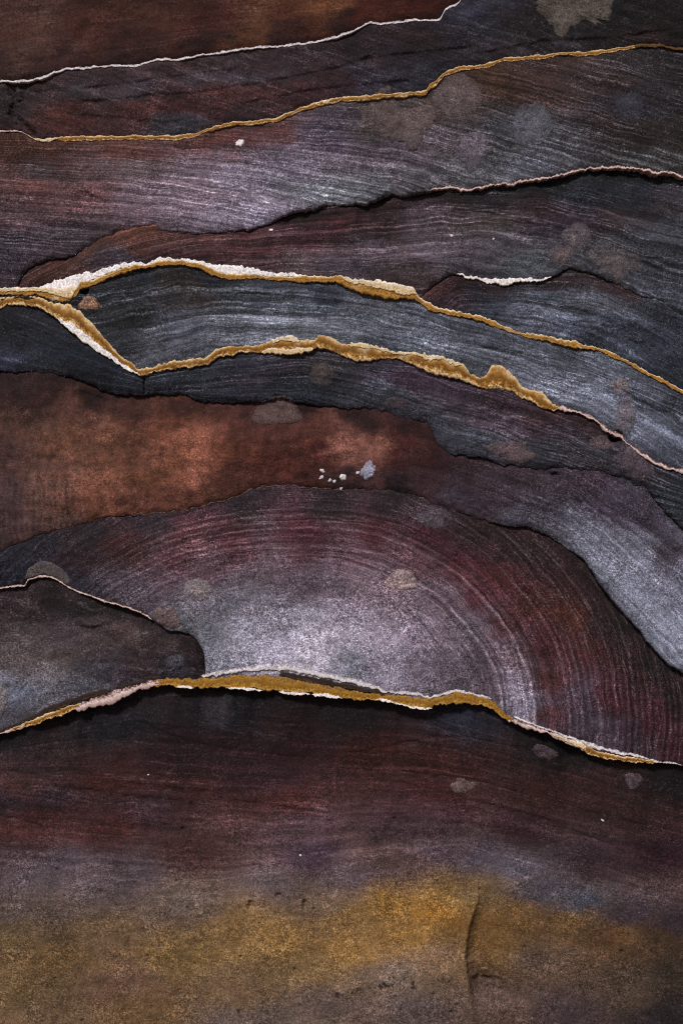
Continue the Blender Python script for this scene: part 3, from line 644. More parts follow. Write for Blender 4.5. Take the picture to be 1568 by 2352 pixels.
bed('arch', B_arch, np.where(XS < 472, B_nose, B_base), X0, X1, [(0, 6), (600, 6), (1100, 5), (1250, 1), (1400, -5), (1568, -6)], [(0, 8), (470, 13), (1000, 14), (1568, 12)], [(0, 4), (700, 10), (1200, 8), (1568, 4)],
    [(0, 1300, '23252c'), (80, 1270, '24252a'), (60, 1320, '23262e'), (200, 1230, '2d2829'), (350, 1200, '302b2d'), (550, 1160, '2f2a2c'), (750, 1150, '2d2628'), (900, 1150, '2e2829'), (1000, 1190, '383235'), (1100, 1220, '2f2422'), (1200, 1260, '2d2221'), (1280, 1290, '2c2020'),
     (200, 1290, '32282a'), (180, 1340, '2f2d34'), (300, 1260, '402a28'), (260, 1330, '3e363b'), (300, 1370, '4a434a'), (420, 1240, '44292b'), (400, 1290, '482f35'), (380, 1330, '4f4148'), (520, 1230, '46282c'), (550, 1270, '4b3238'), (480, 1310, '503f46'), (700, 1220, '47262d'), (700, 1265, '523a41'), (650, 1300, '574a50'),
     (850, 1230, '46262b'), (820, 1280, '5b474e'), (950, 1290, '513a40'), (980, 1240, '42252a'), (1050, 1300, '47262a'), (1100, 1360, '48282e'), (920, 1370, '665a61'), (840, 1330, '63565c'), (1020, 1370, '574a51'), (1150, 1330, '422423'), (1150, 1440, '462b2d'), (1220, 1380, '452824'), (1250, 1480, '472a2b'), (1190, 1520, '54454b'),
     (440, 1385, '66626a'), (420, 1430, '4f5055'), (480, 1450, '5c5e64'), (500, 1400, '605e66'), (600, 1380, '6c6871'), (700, 1340, '554a51'), (600, 1335, '52484e'), (790, 1350, '5d525a'), (560, 1440, '807f8a'), (520, 1510, '75767f'), (680, 1420, '8a8792'), (620, 1480, '8a8793'), (700, 1500, '98959f'), (780, 1400, '78717c'), (820, 1460, '8f8a95'), (900, 1470, '857d89'), (800, 1530, '7b7b86'), (900, 1530, '807b87'),
     (960, 1460, '7a707b'), (970, 1530, '716873'), (1020, 1450, '5f555d'), (1050, 1520, '5a515a'), (1080, 1430, '5b525a'), (1120, 1500, '5a4f58'), (1130, 1580, '51464e'), (1060, 1590, '4e474e'), (1190, 1590, '6a6470'), (1210, 1640, '676370'), (1180, 1560, '5d545f'), (1170, 1640, '56505a'), (1260, 1560, '472e2c'), (1260, 1650, '493234'), (1330, 1600, '4a4148'), (1340, 1660, '48434a'),
     (1300, 1420, '46291f'), (1370, 1500, '422321'), (1300, 1340, '342322'), (1380, 1420, '2e2524'), (1420, 1490, '30211f'), (1340, 1320, '241919'), (1430, 1440, '231c1c'), (1500, 1530, '211a1a'), (1450, 1560, '34211f'), (1400, 1600, '44252a'), (1430, 1680, '3f3339'), (1500, 1650, '3e2024'), (1560, 1620, '291b1c'), (1480, 1710, '382e33'), (1560, 1720, '3a2025'), (1380, 1690, '423b42')],
    ring_flow, (1.0, .85, .8), M('arch_sandstone', 10, fine=1.9, line_col='b8aab6', line_gain=1.0), 'arched maroon layer with concentric rings round a pale lilac heart', seed=10, rise=.5, warp=16, aniso=.8)
def arch_habit(x, y, h):
    _, ac = ring_flow(x, y)
    r = 2000 - ac
    h[..., 0] = .12 + .63 * sstep(330, 430, r + .0 * x)
    h[..., 1] = .5 + .9 * (1 - sstep(300, 460, r)) * sstep(380, 520, x + 0 * y)
    h[..., 2] = .8
    return h
beds['arch'].habit_fn = arch_habit
beds['plum'].tint_fn = lambda x, y, t: t * (.86 + .22 * perlin(x / 60, y / 16 + x / 90, 641))[..., None]
beds['lilac'].tint_fn = lambda x, y, t: t * (1 - .14 * sstep(760, 950, x) + .25 * np.exp(-((x - 560) / 330) ** 2 - ((y - 440) / 90) ** 2))[..., None]
def arch_rings(x, y, t):
    th, ac = ring_flow(x, y)
    r = 2000 - ac + 2.5 * perlin(x / 40, y / 40, 733); deg = np.degrees(th / 520)
    right = sstep(20, 50, deg)
    up = np.exp(-((deg - 5) / 38) ** 2)
    brk = .35 + .65 * sstep(-.3, .4, perlin(th / 45, r / 9, 734))
    g = lambda c, w: np.exp(-((r - c) / w) ** 2)
    gain = (.55 * sstep(425, 495, r) * (1 - sstep(501, 506, r)) * sstep(48, 74, deg) + 1.9 * g(500, 2.6) + 1.1 * g(441, 2.6) + .25 * g(468, 9) - .35 * g(518, 9)) * right \
        + (1.5 * g(497, 2.2) + 1.3 * g(512, 2.0) + 1.2 * g(526, 2.0) + .9 * g(478, 2.2) + .8 * g(455, 2.4) + .6 * g(540, 2)) * up * brk \
        + (.55 * g(566, 2.2) + .5 * g(590, 2.2) + .75 * g(622, 2.2) + .5 * g(655, 2.2) + .4 * g(690, 2.2)) * sstep(10, 40, deg) * brk \
        + .30 * np.sin(r * 2 * np.pi / 12.5 + 1.5 * perlin(th / 120, r / 60, 735)) * sstep(540, 570, r) * sstep(55, 75, deg) \
        + .18 * np.sin(r * 2 * np.pi / 15.0) * sstep(370, 400, r) * (1 - sstep(500, 520, r)) * sstep(62, 80, deg)
    out = sstep(515, 540, r)[..., None]
    t = t * (1 + out * (np.array([.92, .80, .87]) - 1))
    t = t * (1 + .30 * np.exp(-((x - 760) / 300) ** 2 - ((y - 1470) / 95) ** 2))[..., None]
    return t * np.maximum(1 + .6 * gain, .3)[..., None] + np.maximum(gain, 0)[..., None] * np.array([.040, .037, .043])
beds['arch'].tint_fn = arch_rings
bed('snout', B_nose, B_base, X0, 472, [(0, 0), (100, -3), (350, -5), (472, 0)], [(0, 12), (472, 12)], 6,
    [(20, 1375, '31262a'), (100, 1360, '241b1b'), (200, 1400, '201a1a'), (260, 1410, '1f1a1a'), (330, 1420, '251c1c'), (60, 1400, '362a2a'), (60, 1450, '443c3c'), (150, 1440, '40373c'), (280, 1440, '423434'), (300, 1460, '463c3b'), (360, 1480, '302626'),
     (40, 1510, '504848'), (150, 1510, '4d4544'), (240, 1500, '453d40'), (240, 1540, '454047'), (320, 1530, '3a2e31'), (400, 1500, '2a2224'), (440, 1480, '221617'), (460, 1520, '23171a'), (400, 1530, '2f2d33'), (10, 1580, '64636a'), (40, 1590, '5f6370'), (120, 1560, '585558'), (100, 1610, '57565e'), (30, 1650, '504e55'), (180, 1580, '4c4b52'), (300, 1560, '332c33')],
    F10, (.4, .75, .7), M('snout_sandstone', 11), 'grey brown snout shaped layer ending in a dark rounded nose against the pale heart', seed=11, rise=.35, warp=14)
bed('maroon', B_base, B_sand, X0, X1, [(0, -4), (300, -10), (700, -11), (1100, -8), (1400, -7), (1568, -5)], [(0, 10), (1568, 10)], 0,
    sand_cols, F11, (.5, .4, .66), M('maroon_sandstone', 12, fine=.8, line_col='8f8088', line_gain=.8), 'dark maroon layer beneath the lowest gold vein', seed=12, rise=1.1, rough=2.2, lip=False, gain=.90, warp=15)
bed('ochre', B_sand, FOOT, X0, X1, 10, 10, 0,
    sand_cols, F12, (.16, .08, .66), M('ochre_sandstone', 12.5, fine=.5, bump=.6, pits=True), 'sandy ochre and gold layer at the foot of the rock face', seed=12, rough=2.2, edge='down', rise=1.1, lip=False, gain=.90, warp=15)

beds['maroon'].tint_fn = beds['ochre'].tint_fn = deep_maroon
for k, b_ in beds.items(): b_.build({'arch': 2.1, 'lilac': 2.3, 'slate_lens': 2.3, 'umber': 2.3, 'plum': 2.3, 'ink': 2.3, 'slate_brow': 2.3}.get(k, 2.9))

# ------------------------------------------------------------------ depth of the finished face anywhere
def face_depth(x, y):
    x = np.asarray(x, float); y = np.asarray(y, float)
    out = np.full(x.shape, -1e3)
    for b_ in beds.values():
        t, bo = at(b_.top, x), at(b_.bot, x)
        m = (y >= t) & (y <= bo) & (x >= b_.x0) & (x <= b_.x1)
        if m.any():
            out[m] = np.maximum(out[m], b_.depth(x[m], y[m]))
    return np.where(out < -900, 0, out)

# ------------------------------------------------------------------ mineral veins
GOLD = crust_mat('gold_mineral', ('e0c498', 'a3702a', '6e4812', 'd8b888'), 1, flecks=.45)
OCHRE = crust_mat('deep_gold_mineral', ('8a6634', 'a47628', '875c18', 'b58a48'), 2, flecks=.2)
GOLDW = crust_mat('gold_mineral', ('f2e0c0', 'b5843c', '8f6220', '6a4510'), 9, flecks=.35)
WHITE = crust_mat('white_mineral', ('f6f0f2', 'f8f2f2', 'f6ecea', 'eed8bc'), 3, flecks=.3)
PINK = crust_mat('pink_mineral', ('5a4444', 'c4a49e', 'e2ccc6', '9a7c78'), 4, flecks=.6)
SILVER = crust_mat('silver_mineral', ('a89ca0', 'd8d0d4', 'e4dce0', '9a8c8a'), 5, flecks=.4)
CREAM = crust_mat('cream_mineral', ('f0e4d4', 'e4cfae', 'd2b07c', 'b08a4e'), 6, flecks=.4)
BROWN = crust_mat('brown_mineral', ('3a2a20', '32231b', '2a1d17', '4a3520'), 7, flecks=.2)

def strip(name, x0, x1, top, bot, fa, fb, mat, parent, lift=3.0, puff=.35, jag=1.2, seed=1, step=1.4, nrow=9):
    """A crust filling the band between two traced edges, from fraction fa to fb of its height, domed and ragged."""
    xs = np.arange(x0, x1 + step, step)
    t, b = at(top, xs), at(bot, xs)
    def fr(f):
        if isinstance(f, (int, float)): return xs * 0 + f
        p = np.array(f, float); return np.interp(xs, p[:, 0], p[:, 1])
    h = b - t
    ya = t + h * fr(fa) + jag * (perlin(xs / 11, xs * 0 + .3, seed) + .8 * perlin(xs / 4.5, xs * 0 + .6, seed + 1) + .5 * perlin(xs / 2.3, xs * 0 + .6, seed + 4))
    yb = t + h * fr(fb) + jag * (perlin(xs / 12, xs * 0 + .3, seed + 2) + .8 * perlin(xs / 4.0, xs * 0 + .6, seed + 3) + .5 * perlin(xs / 2.3, xs * 0 + .6, seed + 5))
    taper = sstep(x0, x0 + 8, xs) * (1 - sstep(x1 - 8, x1, xs))
    mid = (ya + yb) / 2; hh = np.maximum(yb - ya, .6) * taper
    hh = hh + np.minimum(hh, 15) * (.38 * perlin(xs / 21, xs * 0 + .5, seed + 50) + .25 * perlin(xs / 7, xs * 0 + .5, seed + 51))
    ya, yb = mid - hh / 2, mid + hh / 2
    v = np.linspace(0, 1, nrow)[:, None]
    yy = ya + (yb - ya) * v
    xx = np.broadcast_to(xs, yy.shape).copy()
    da, db = face_depth(xs, t - 3), face_depth(xs, b + 3)
    dd = face_depth(xs, (t + b) / 2)
    base = np.maximum(np.maximum(da, db), dd)
    k = np.exp(-.5 * (np.arange(-8, 9) / 3.) ** 2); k /= k.sum()
    base = np.convolve(np.pad(base, 8, mode='edge'), k, mode='valid')
    puff = puff * .08; lift = lift * .25
    dome = np.sin(np.pi * (.08 + .84 * v)) ** .5
    d = base + lift + puff * np.minimum(hh, 26) * dome + 0.6 * fbm(xx / 26, yy / 12, seed + 30, 3) + .3 * perlin(xx / 4, yy / 3.5, seed + 40)
    x2, y2, d2 = [np.pad(a, ((1, 1), (1, 1)), mode='edge') for a in (xx, yy, d)]
    d2[0] -= 26; d2[-1] -= 40; d2[:, 0] -= 26; d2[:, -1] -= 26
    y2[0] += .6; y2[-1] -= .4
    nr, nc = x2.shape
    bedv = np.stack([x2, np.pad(np.broadcast_to(v, yy.shape), ((1, 1), (1, 1)), mode='edge'), x2 * 0], -1)
    o = link_mesh(name, to_world(x2, y2, d2).reshape(-1, 3), grid_faces(nr, nc), mat, {'bed': ('FLOAT_VECTOR', bedv)}, parent)
    return o

def vein(label, x, y):
    e = bpy.data.objects.new('mineral_vein', None)
    e.empty_display_size = .05
    COL.objects.link(e)
    return tag(e, label, 'mineral vein', 'mineral veins in the rock face')
def lab(o, s): o['label'] = s; return o

GV = 'mineral veins in the rock face'
o = strip('mineral_vein', X0, 1110, B_seam - 2.4, B_seam + 2.2, 0, 1, SILVER, None, 2, .4, .9, 400)
tag(o, 'hair thin silvery white seam along the underside of the rust brown layer', 'mineral vein', GV)

v = vein('long thin gold vein running under the dark plum layer', 0, 0)
strip('gold_crust', 128, 1470, V1_top, V1_bot, 0, 1, GOLD, v, 2.5, .4, 1.0, 410)
lab(strip('brown_crust', 1455, 2000, V1_top, V1_bot, 0, 1, crust_mat('umber_mineral', ('6a4f2a', '5c4220', '4a3418', '3a2a18'), 10), v, 2.5, .4, 1.0, 415), 'dull brown end of the vein')
lab(strip('white_crust', 56, 136, V1_top, V1_bot, 0, 1, CREAM, v, 2.5, .4, .8, 420), 'pale cream beginning of the vein')
strip('brown_crust', X0, 62, V1_top, V1_bot, 0, 1, PINK, v, 2, .4, .6, 425)
strip('white_crust', 715, 780, V1_top, V1_bot, .05, .75, CREAM, v, 3.6, .4, 1.2, 430)

o = strip('mineral_vein', 985, 2200, B_ledge - 3.4, B_ledge + 1.6, 0, 1, PINK, None, 1.5, .4, 1.2, 440)
tag(o, 'thin pinkish white seam edging the overhanging ledge of the lilac layer', 'mineral vein', GV)
o = strip('mineral_vein', 1048, 1268, B_brow - np.interp(XS, [1048, 1080, 1130, 1160, 1190, 1268], [2, 3, 5, 9, 6, 2]), B_brow + np.interp(XS, [1048, 1150, 1268], [1, 4, 1]), 0, 1, WHITE, None, 2, .35, 2.0, 450)
tag(o, 'short ragged white crust over the slate blue wedge', 'mineral vein', GV)

v = vein('thick gold vein with a snowy white upper edge', 0, 0)
strip('white_crust', 84, 700, V2_top, V2_bot, 0, [(84, .25), (130, .5), (200, .62), (280, .62), (320, .45), (365, .3), (420, .35), (480, .5), (520, .62), (570, .66), (620, .5), (700, .3)], WHITE, v, 3, .35, 2.0, 460)
strip('gold_crust', X0, 1900, V2_top, V2_bot, [(0, 0), (84, .1), (130, .35), (200, .55), (280, .55), (320, .42), (365, .25), (420, .3), (480, .42), (520, .55), (570, .6), (620, .45), (700, .22), (790, .1), (960, .0)], 1, GOLDW, v, 3.6, .32, 1.6, 470)
strip('cream_crust', X0, 175, V2_top, V2_bot, [(0, 0), (80, .05), (110, .3), (175, .45)], [(0, .45), (100, .6), (150, .85), (175, .9)], CREAM, v, 10, .3, 1.2, 475)
lab(strip('cream_crust', 786, 958, V2_top, V2_bot, 0, [(786, .4), (850, .45), (940, .72), (958, .4)], CREAM, v, 11, .3, 2.0, 480), 'crumbly cream shelf on top of the gold')

v = vein('gold vein with a thick slanting leg and crumbly lower edge, forking off below', 0, 0)
strip('gold_crust', X0, 1290, V3_top, V3_bot, [(0, 0), (1290, 0)], [(0, 1), (120, .9), (170, .72), (250, .66), (300, .8), (330, 1), (1290, 1)], GOLD, v, 3, .3, 1.6, 490)
lab(strip('white_crust', 130, 322, V3_top, V3_bot, [(130, .9), (170, .66), (250, .6), (300, .7), (322, .9)], 1, WHITE, v, 10, .3, 1.6, 500), 'white lower edge of the slanting leg')
strip('cream_crust', 600, 720, V3_top, V3_bot, .72, 1.05, CREAM, v, 10, .3, 2.2, 510)
strip('cream_crust', 620, 690, V3_top, V3_bot, -.02, .22, CREAM, v, 10, .3, 2.0, 515)
strip('cream_crust', 800, 1060, V3_top, V3_bot, -.04, .2, CREAM, v, 10, .3, 2.4, 518)
lab(strip('white_crust', 1276, 2000, V3_top, V3_bot, 0, 1, PINK, v, 3, .3, 1.5, 520), 'thin white tail of the vein')

v = vein('lowest and broadest gold vein, under the pale heart of the arch', 0, 0)
strip('gold_crust', 350, 1178, V4_top, V4_bot, [(350, .15), (470, .28), (640, .38), (740, .48), (860, .5), (900, .3), (1000, .12), (1178, .1)], [(350, .95), (1178, .95)], OCHRE, v, 2.5, .3, 1.6, 530)
strip('gold_crust', 24, 200, V4_top, V4_bot, [(24, .3), (80, .3), (200, .45)], [(24, .95), (120, .95), (200, .62)], GOLD, v, 2.5, .3, 1.6, 540)
lab(strip('white_crust', 462, 892, V4_top, V4_bot, [(462, -.12), (560, -.1), (892, -.12)], [(462, .18), (560, .1), (650, .1), (760, .14), (892, .14)], SILVER, v, 8, .3, 2.2, 550), 'powdery white upper rim')
strip('white_crust', 172, 372, V4_top, V4_bot, [(172, .5), (230, .28), (300, .15), (372, .1)], [(172, 1), (372, .9)], PINK, v, 3.2, .3, 2.0, 560)
for q0, q1, f0 in ((404, 446, .74), (520, 604, .91), (640, 712, .93), (716, 786, .82), (862, 905, .72), (900, 992, .88)):
    strip('white_crust', q0, q1, V4_top, V4_bot, [(q0, .97), ((q0 + q1) / 2, f0), (q1, .97)], 1.03, WHITE, v, 11, .3, 1.6, 570 + q0)
strip('brown_crust', 640, 885, V4_top, V4_bot, [(640, .18), (760, .2), (885, .2)], [(640, .34), (760, .44), (885, .44)], BROWN, v, 11, .1, 1.6, 580)
strip('white_crust', 890, 1130, V4_top, V4_bot, -.12, .12, SILVER, v, 3, .3, 1.5, 585)
strip('cream_crust', 1262, 1345, V4_top, V4_bot, [(1262, .35), (1345, .2)], .8, CREAM, v, 9, .3, 1.6, 595)
strip('pink_crust', 1160, 1350, V4_top, V4_bot, [(1160, .2), (1280, .3), (1350, .2)], 1, PINK, v, 2.5, .3, 2.0, 590)
strip('gold_crust', 1325, 1505, V4_top, V4_bot, [(1325, .3), (1400, .3), (1505, .4)], 1, GOLD, v, 2.5, .3, 1.5, 600)
strip('dark_rim', 1178, 1568, V4_top, V4_bot, -.15, .22, SILVER, v, 1, .25, 1.5, 610)
strip('pink_crust', X0, 60, V4_top, V4_bot, 0, 1, PINK, v, 2, .3, 1.0, 620)
strip('dark_rim', X0, 350, V4_top - 5, V4_bot, 0, [(0, .5), (180, .35), (350, .3)], BROWN, v, 0, .3, 1.5, 630)

o = strip('mineral_vein', X0, 350, B_nose - 3, B_nose + 1.5, 0, 1, PINK, None, 1, .4, 1.2, 640)
tag(o, 'thin pale seam over the grey brown snout', 'mineral vein', GV)
o = strip('mineral_vein', 300, 800, B_arch - 1, B_arch + .8, 0, 1, crust_mat('dusky_mineral', ('4f3e3a', '6a544e', '5a4640', '3c2c2a'), 8), None, -1, .4, 1.6, 650)
tag(o, 'faint broken brown seam where the rust orange layer meets the arch', 'mineral vein', GV)

# ------------------------------------------------------------------ mud patches and flecks stuck to the face
MUD = rock_mat('dried_mud', 21, bump=.5)
def bed_tint(x, y):
    out = np.full(x.shape + (3,), .03)
    for b_ in beds.values():
        m = (y >= at(b_.top, x)) & (y <= at(b_.bot, x)) & (x >= b_.x0) & (x <= b_.x1)
        if m.any(): out[m] = b_.tint(x[m], y[m])
    return out

def blob(name, cx, cy, rx, ry, rot, mat, seed, thick=4.0, ragged=.22, nr=14, na=96, col=None, cover=.75, fade=.3, outline=None):
    r = np.linspace(0.0, 1, nr)[:, None]; a = np.linspace(0, 2 * np.pi, na, endpoint=False)[None, :]
    out = 1 + ragged * (1.3 * perlin(np.cos(a) * .9 + seed * 3.7, np.sin(a) * .9, seed) + .25 * perlin(np.cos(a) * 2.1 + seed * .37, np.sin(a) * 2.1, seed + 1) + .22 * perlin(np.cos(a) * 6 + seed * .21, np.sin(a) * 6, seed + 2) + .2 * perlin(np.cos(a) * 14 + seed * .1, np.sin(a) * 14, seed + 3))
    if outline:
        P = np.array(outline + outline[:1], float) - [cx, cy]
        P = np.concatenate([P[:-1] + (P[1:] - P[:-1]) * f for f in np.linspace(0, 1, 12)[:-1]])
        pa, pr = np.arctan2(P[:, 1], P[:, 0]) % (2 * np.pi), np.hypot(P[:, 0], P[:, 1])
        k_ = np.argsort(pa); pa, pr = pa[k_], pr[k_]
        out = np.interp(a[0], np.concatenate([pa - 2 * np.pi, pa, pa + 2 * np.pi]), np.tile(pr, 3))[None, :] * (1 + .05 * perlin(np.cos(a) * 14, np.sin(a) * 14 + seed * .1, seed))
        rx = ry = 1; rot = 0
    R = r * out
    lx, ly = R * rx * np.cos(a), R * ry * np.sin(a)
    c, s_ = math.cos(rot), math.sin(rot)
    x, y = cx + lx * c - ly * s_, cy + lx * s_ + ly * c
    base = face_depth(x.ravel(), y.ravel()).reshape(x.shape)
    d = base + (thick + .9) * (1 - r ** 5) - .5 + (.35 * thick + .25) * fbm(x / 11, y / 11, seed + 4, 3)
    at_ = None
    if col:     # a film of mud: thinner towards its rim, so the rock colour comes through
        w = cover * (1 - fade * r ** 2.5 + .35 * perlin(x / 22, y / 22, seed + 6))
        under = bed_tint(x.ravel(), y.ravel()).reshape(x.shape + (3,))
        t = under + np.clip(w, 0, 1)[..., None] * (srgb(col) * 1.8 * np.array([1.0, .95, 1.06]) - under)
        t = np.concatenate([t, t[-1:]])
    x = np.concatenate([x, x[-1:]]); y = np.concatenate([y, y[-1:]]); d = np.concatenate([d, d[-1:] - 8])
    n = nr + 1
    i = np.arange(n * na).reshape(n, na)
    A, B = i[:-1], i[1:]
    F = np.stack([A, np.roll(A, -1, 1), np.roll(B, -1, 1), B], -1).reshape(-1, 4)[:, ::-1]
    if col:
        at_ = {'tint': ('FLOAT_COLOR', np.concatenate([t, np.ones(t.shape[:2] + (1,))], -1)), 'bed': ('FLOAT_VECTOR', np.stack([x, y, x * 0], -1)),
               'habit': ('FLOAT_VECTOR', np.broadcast_to(np.array((.12, .25, .62)), x.shape + (3,)))}
    return link_mesh(name, to_world(x, y, d).reshape(-1, 3), F, mat, at_)

GM = 'mud patches dried on the rock face'
OUTLINES = {
    (915, 270): [(906, 187), (909, 210), (904, 220), (921, 242), (949, 245), (974, 235), (999, 240), (1004, 270), (984, 300), (959, 345), (939, 345), (929, 325), (899, 327), (874, 310), (834, 280), (829, 260), (844, 230), (859, 210), (879, 195)],
    (1310, 15): [(1229, -10), (1260, -60), (1330, -70), (1416, -10), (1404, 30), (1401, 60), (1374, 60), (1361, 30), (1349, 35), (1326, 55), (1309, 62), (1304, 80), (1291, 85), (1276, 82), (1271, 65), (1251, 40), (1229, 20)],
    (640, 945): [(575, 964), (582, 939), (600, 922), (625, 909), (655, 907), (675, 914), (685, 934), (695, 949), (698, 967), (675, 972), (640, 974), (600, 979)],
    (920, 1332): [(879, 1337), (894, 1320), (909, 1307), (934, 1307), (951, 1317), (959, 1332), (956, 1350), (934, 1356), (904, 1355), (884, 1347)],
    (105, 1310): [(55, 1333), (57, 1315), (75, 1297), (95, 1287), (120, 1292), (145, 1307), (160, 1325), (162, 1340), (150, 1347), (125, 1330), (95, 1322), (65, 1332)],
    (456, 1353): [(422, 1350), (430, 1335), (455, 1327), (480, 1335), (490, 1355), (480, 1375), (460, 1382), (435, 1370)],
    (1256, 1735): [(1219, 1725), (1234, 1712), (1259, 1717), (1284, 1732), (1289, 1742), (1264, 1750), (1234, 1740)]}
PATCH = [
    (915, 270, 68, 52, .5, '433a36', 'large lobed mud patch hanging over the uppermost gold vein', .35),
    (1310, 15, 72, 58, .1, '3f3a33', 'olive brown mud patch with a ragged tip on the plum layer', .45),
    (1222, 285, 48, 52, 0, '424347', 'round blue grey mud disc with a pale upper rim on the lilac layer', .1),
    (1445, 245, 34, 38, 0, '29292e', 'small dark blue disc under the far end of the uppermost gold vein', .15),
    (1085, 345, 36, 46, .1, '4b454a', 'oval grey smear in the middle of the lilac layer', .2),
    (1055, 215, 56, 56, .2, '423a37', 'big faint brown mud disc just under the bend of the uppermost gold vein', .2),
    (1325, 543, 36, 32, 0, '464141', 'round taupe patch topping the trio above the slate wedge', .12),
    (1288, 584, 34, 26, .1, '4b4241', 'brown oval patch lowest of the trio above the slate wedge', .2),
    (1410, 600, 66, 34, .35, '403b39', 'widest ragged patch of the trio above the slate wedge', .35),
    (640, 945, 58, 42, 0, '3b2f2b', 'dome shaped brown patch on the upper edge of the rust orange layer', .16),
    (740, 858, 30, 26, 0, '38322f', 'faint brown smear under the crumbly gold vein', .25),
    (1175, 1038, 62, 24, .1, '483c3b', 'long brown crust on the lower edge of the blue black layer', .4),
    (1424, 886, 26, 20, .3, '4a4340', 'small brown spot on the grey blue lens, above the oval one', .18),
    (1437, 952, 26, 50, .1, '554e50', 'tall oval grey patch standing on the white tail of the vein', .15),
    (1382, 1016, 36, 18, .1, '453a3b', 'small brown crust beside the dark hole', .25),
    (1458, 1056, 52, 38, .6, '40383b', 'big brown lump right below the dark hole', .2),
    (105, 1310, 50, 28, .05, '46413d', 'hood shaped mud patch sitting on the pale seam over the snout', .15),
    (456, 1353, 34, 26, -.1, '5b5553', 'grey mud dab at the upper corner of the pale heart', .12),
    (920, 1332, 40, 24, -.15, '665955', 'oval taupe mud dab among the rings of the arch', .14),
    (382, 1418, 34, 24, .3, '463b37', 'brown mud dab behind the nose of the snout', .3),
    (500, 1628, 48, 40, .5, '1e1b1d', 'round dusky stain of mud below the lowest gold vein', .2),
    (1256, 1735, 34, 18, .2, '3a3132', 'small taupe mud dab just under the lowest vein on the maroon layer', .25),
    (1065, 1806, 30, 18, 0, '3f3431', 'faint brown mud dab in the middle of the maroon layer', .4),
    (1462, 1796, 20, 20, 0, '342b2d', 'small square dark mud dab on the maroon layer below the vein tip', .3),
    (208, 698, 26, 15, .1, '6e5642', 'tan dab in the fork of the two gold veins', .2),
    (4, 1608, 14, 32, 0, '5c5754', 'pale grey dab at the lower edge of the snout', .2),
    (905, 924, 30, 14, -.2, '332b2a', 'thin dark smear on the lower edge of the blue black layer', .35),
    (403, 1522, 24, 18, 0, '2a292d', 'small blue grey dab on the nose of the snout', .15),
    (1000, 1190, 44, 24, .1, '3a3537', 'faint grey disc on the crown of the arch', .2),
]
for k, (cx, cy, rx, ry, rot, col, label, rag) in enumerate(PATCH):
    o = blob('mud_patch', cx, cy, rx, ry, rot, MUD, 900 + 7 * k, thick=2.6 if label.split()[-1] and any(k_ in label for k_ in ('dab', 'dome', 'hood', 'olive', 'lobed')) else .9, ragged=rag * 1.15, col=col, outline=OUTLINES.get((cx, cy)), cover=.95 if 'dab' in label or 'dome' in label or 'olive' in label else .8,
             fade=.2 if any(k_ in label for k_ in ('dab', 'dome', 'hood', 'olive', 'lobed')) else .6)
    tag(o, label, 'mud patch', GM)

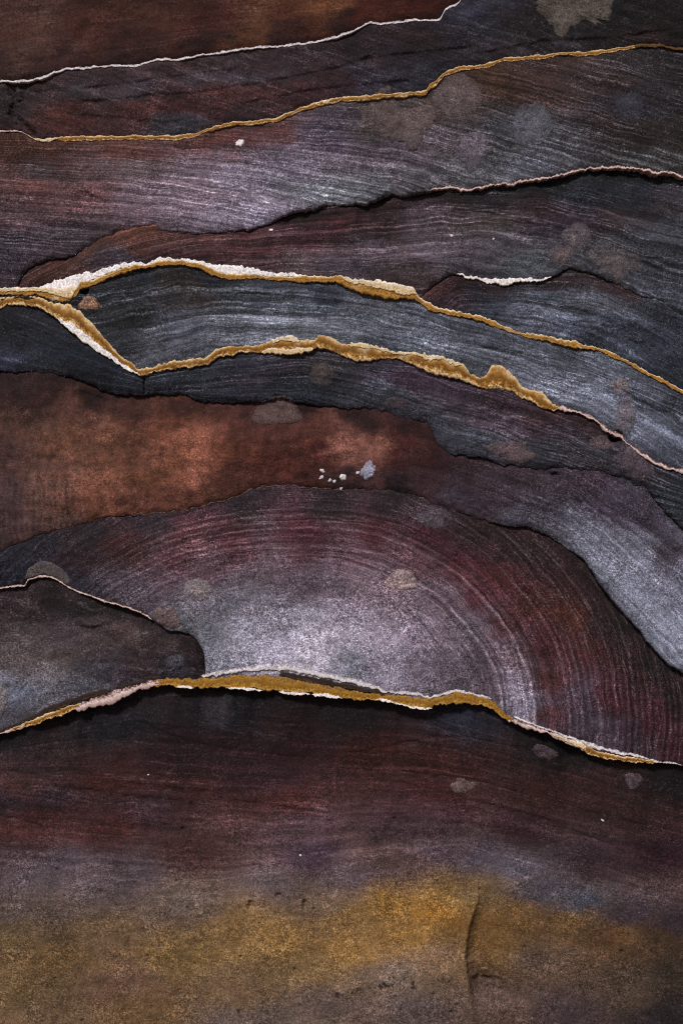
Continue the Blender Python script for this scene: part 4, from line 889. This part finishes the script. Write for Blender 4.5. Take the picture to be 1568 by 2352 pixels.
m_fleck, nt, b_ = new_mat('white_fleck')
q = NT(nt)
nz = q.noise(q.n('ShaderNodeTexCoord').outputs['Object'], 120, 3, .6)
nt.links.new(q.mix(q.ramp(nz, .3, .7, 0, 1), (*srgb('f2eaee'), 1), (*srgb('cabec6'), 1)), b_.inputs['Base Color'])
b_.inputs['Roughness'].default_value = .7
GF = 'white flecks on the rock face'
FLECK = [(551, 328, 10, 9, 0, 'largest round white fleck, on the lilac layer below the uppermost gold vein'), (622, 526, 4.5, 3.5, 0, 'small white fleck in the dark ledge under the lilac layer'),
         (740, 1081, 6, 4.5, .2, 'upper fleck of the white cluster on the rust orange layer'), (737, 1097, 5.5, 4, -.5, 'lower fleck of the white cluster below the rust patch'), (757, 1103, 5, 3.5, -.4, 'middle fleck in the white cluster, tilted'),
         (768, 1106, 4, 4, 0, 'tiny fleck beside the roundest one in the white cluster'), (787, 1096, 7.5, 8, 0, 'roundest and biggest fleck of the white cluster'), (822, 1086, 4, 4, 0, 'lone white dot between the cluster and the bluish smear'),
         (1037, 541, 4.5, 3.5, 0, 'small pale fleck on the umber layer amid mauve stripes'), (1133, 548, 3, 2.5, 0, 'tiniest pale fleck on the umber layer'), (1384, 1886, 5, 2, .6, 'slim slanting white sliver on the maroon layer'),
         (690, 1966, 2.6, 3, 0, 'pinkish white dot low on the maroon layer'), (340, 1781, 2.6, 2.2, 0, 'pale dot on the red band of the maroon layer'), (783, 1122, 4, 3, 0, 'faint fleck just under the white cluster on the arch')]
for k, (cx, cy, rx, ry, rot, label) in enumerate(FLECK):
    o = blob('white_fleck', cx, cy, rx, ry, rot, m_fleck, 1300 + 5 * k, thick=max(1.2, ry * .22), ragged=.4, nr=6, na=32)
    tag(o, label, 'white fleck', GF)
for (cx, cy, rx, ry, rot, col, label) in [(846, 1082, 16, 24, .4, '7f838e', 'bluish white mineral smear beside the white cluster')]:
    o = blob('mineral_smear', cx, cy, rx, ry, rot, MUD, 1500, thick=1.5, ragged=.35, col=col)
    tag(o, label, 'smear')

# ------------------------------------------------------------------ ground
m_g, nt, b_ = new_mat('sand')
q = NT(nt)
tc = q.n('ShaderNodeTexCoord').outputs['Object']
n1 = q.noise(tc, 1.5, 5, .6); n2 = q.noise(tc, 40, 4, .6)
c = q.mix(q.ramp(n1, .3, .7, 0, 1), (.20, .13, .085, 1), (.14, .095, .07, 1))
nt.links.new(q.mul(c, q.ramp(n2, .3, .7, .75, 1.2, False)), b_.inputs['Base Color'])
b_.inputs['Roughness'].default_value = .95
gx = np.concatenate([-np.geomspace(400, 3, 14), np.linspace(-2.5, 2.5, 21), np.geomspace(3, 400, 14)])
gX, gY = np.meshgrid(gx, gx)
gZ = .03 * fbm(gX / 1.7, gY / 1.7, 70, 3) * np.exp(-(gX ** 2 + gY ** 2) / 400) + .02
o = link_mesh('ground', np.stack([gX, gY, gZ], -1).reshape(-1, 3), grid_faces(len(gx), len(gx), True), m_g)
o['kind'] = 'structure'; o['label'] = 'sandy ground in front of the rock face'
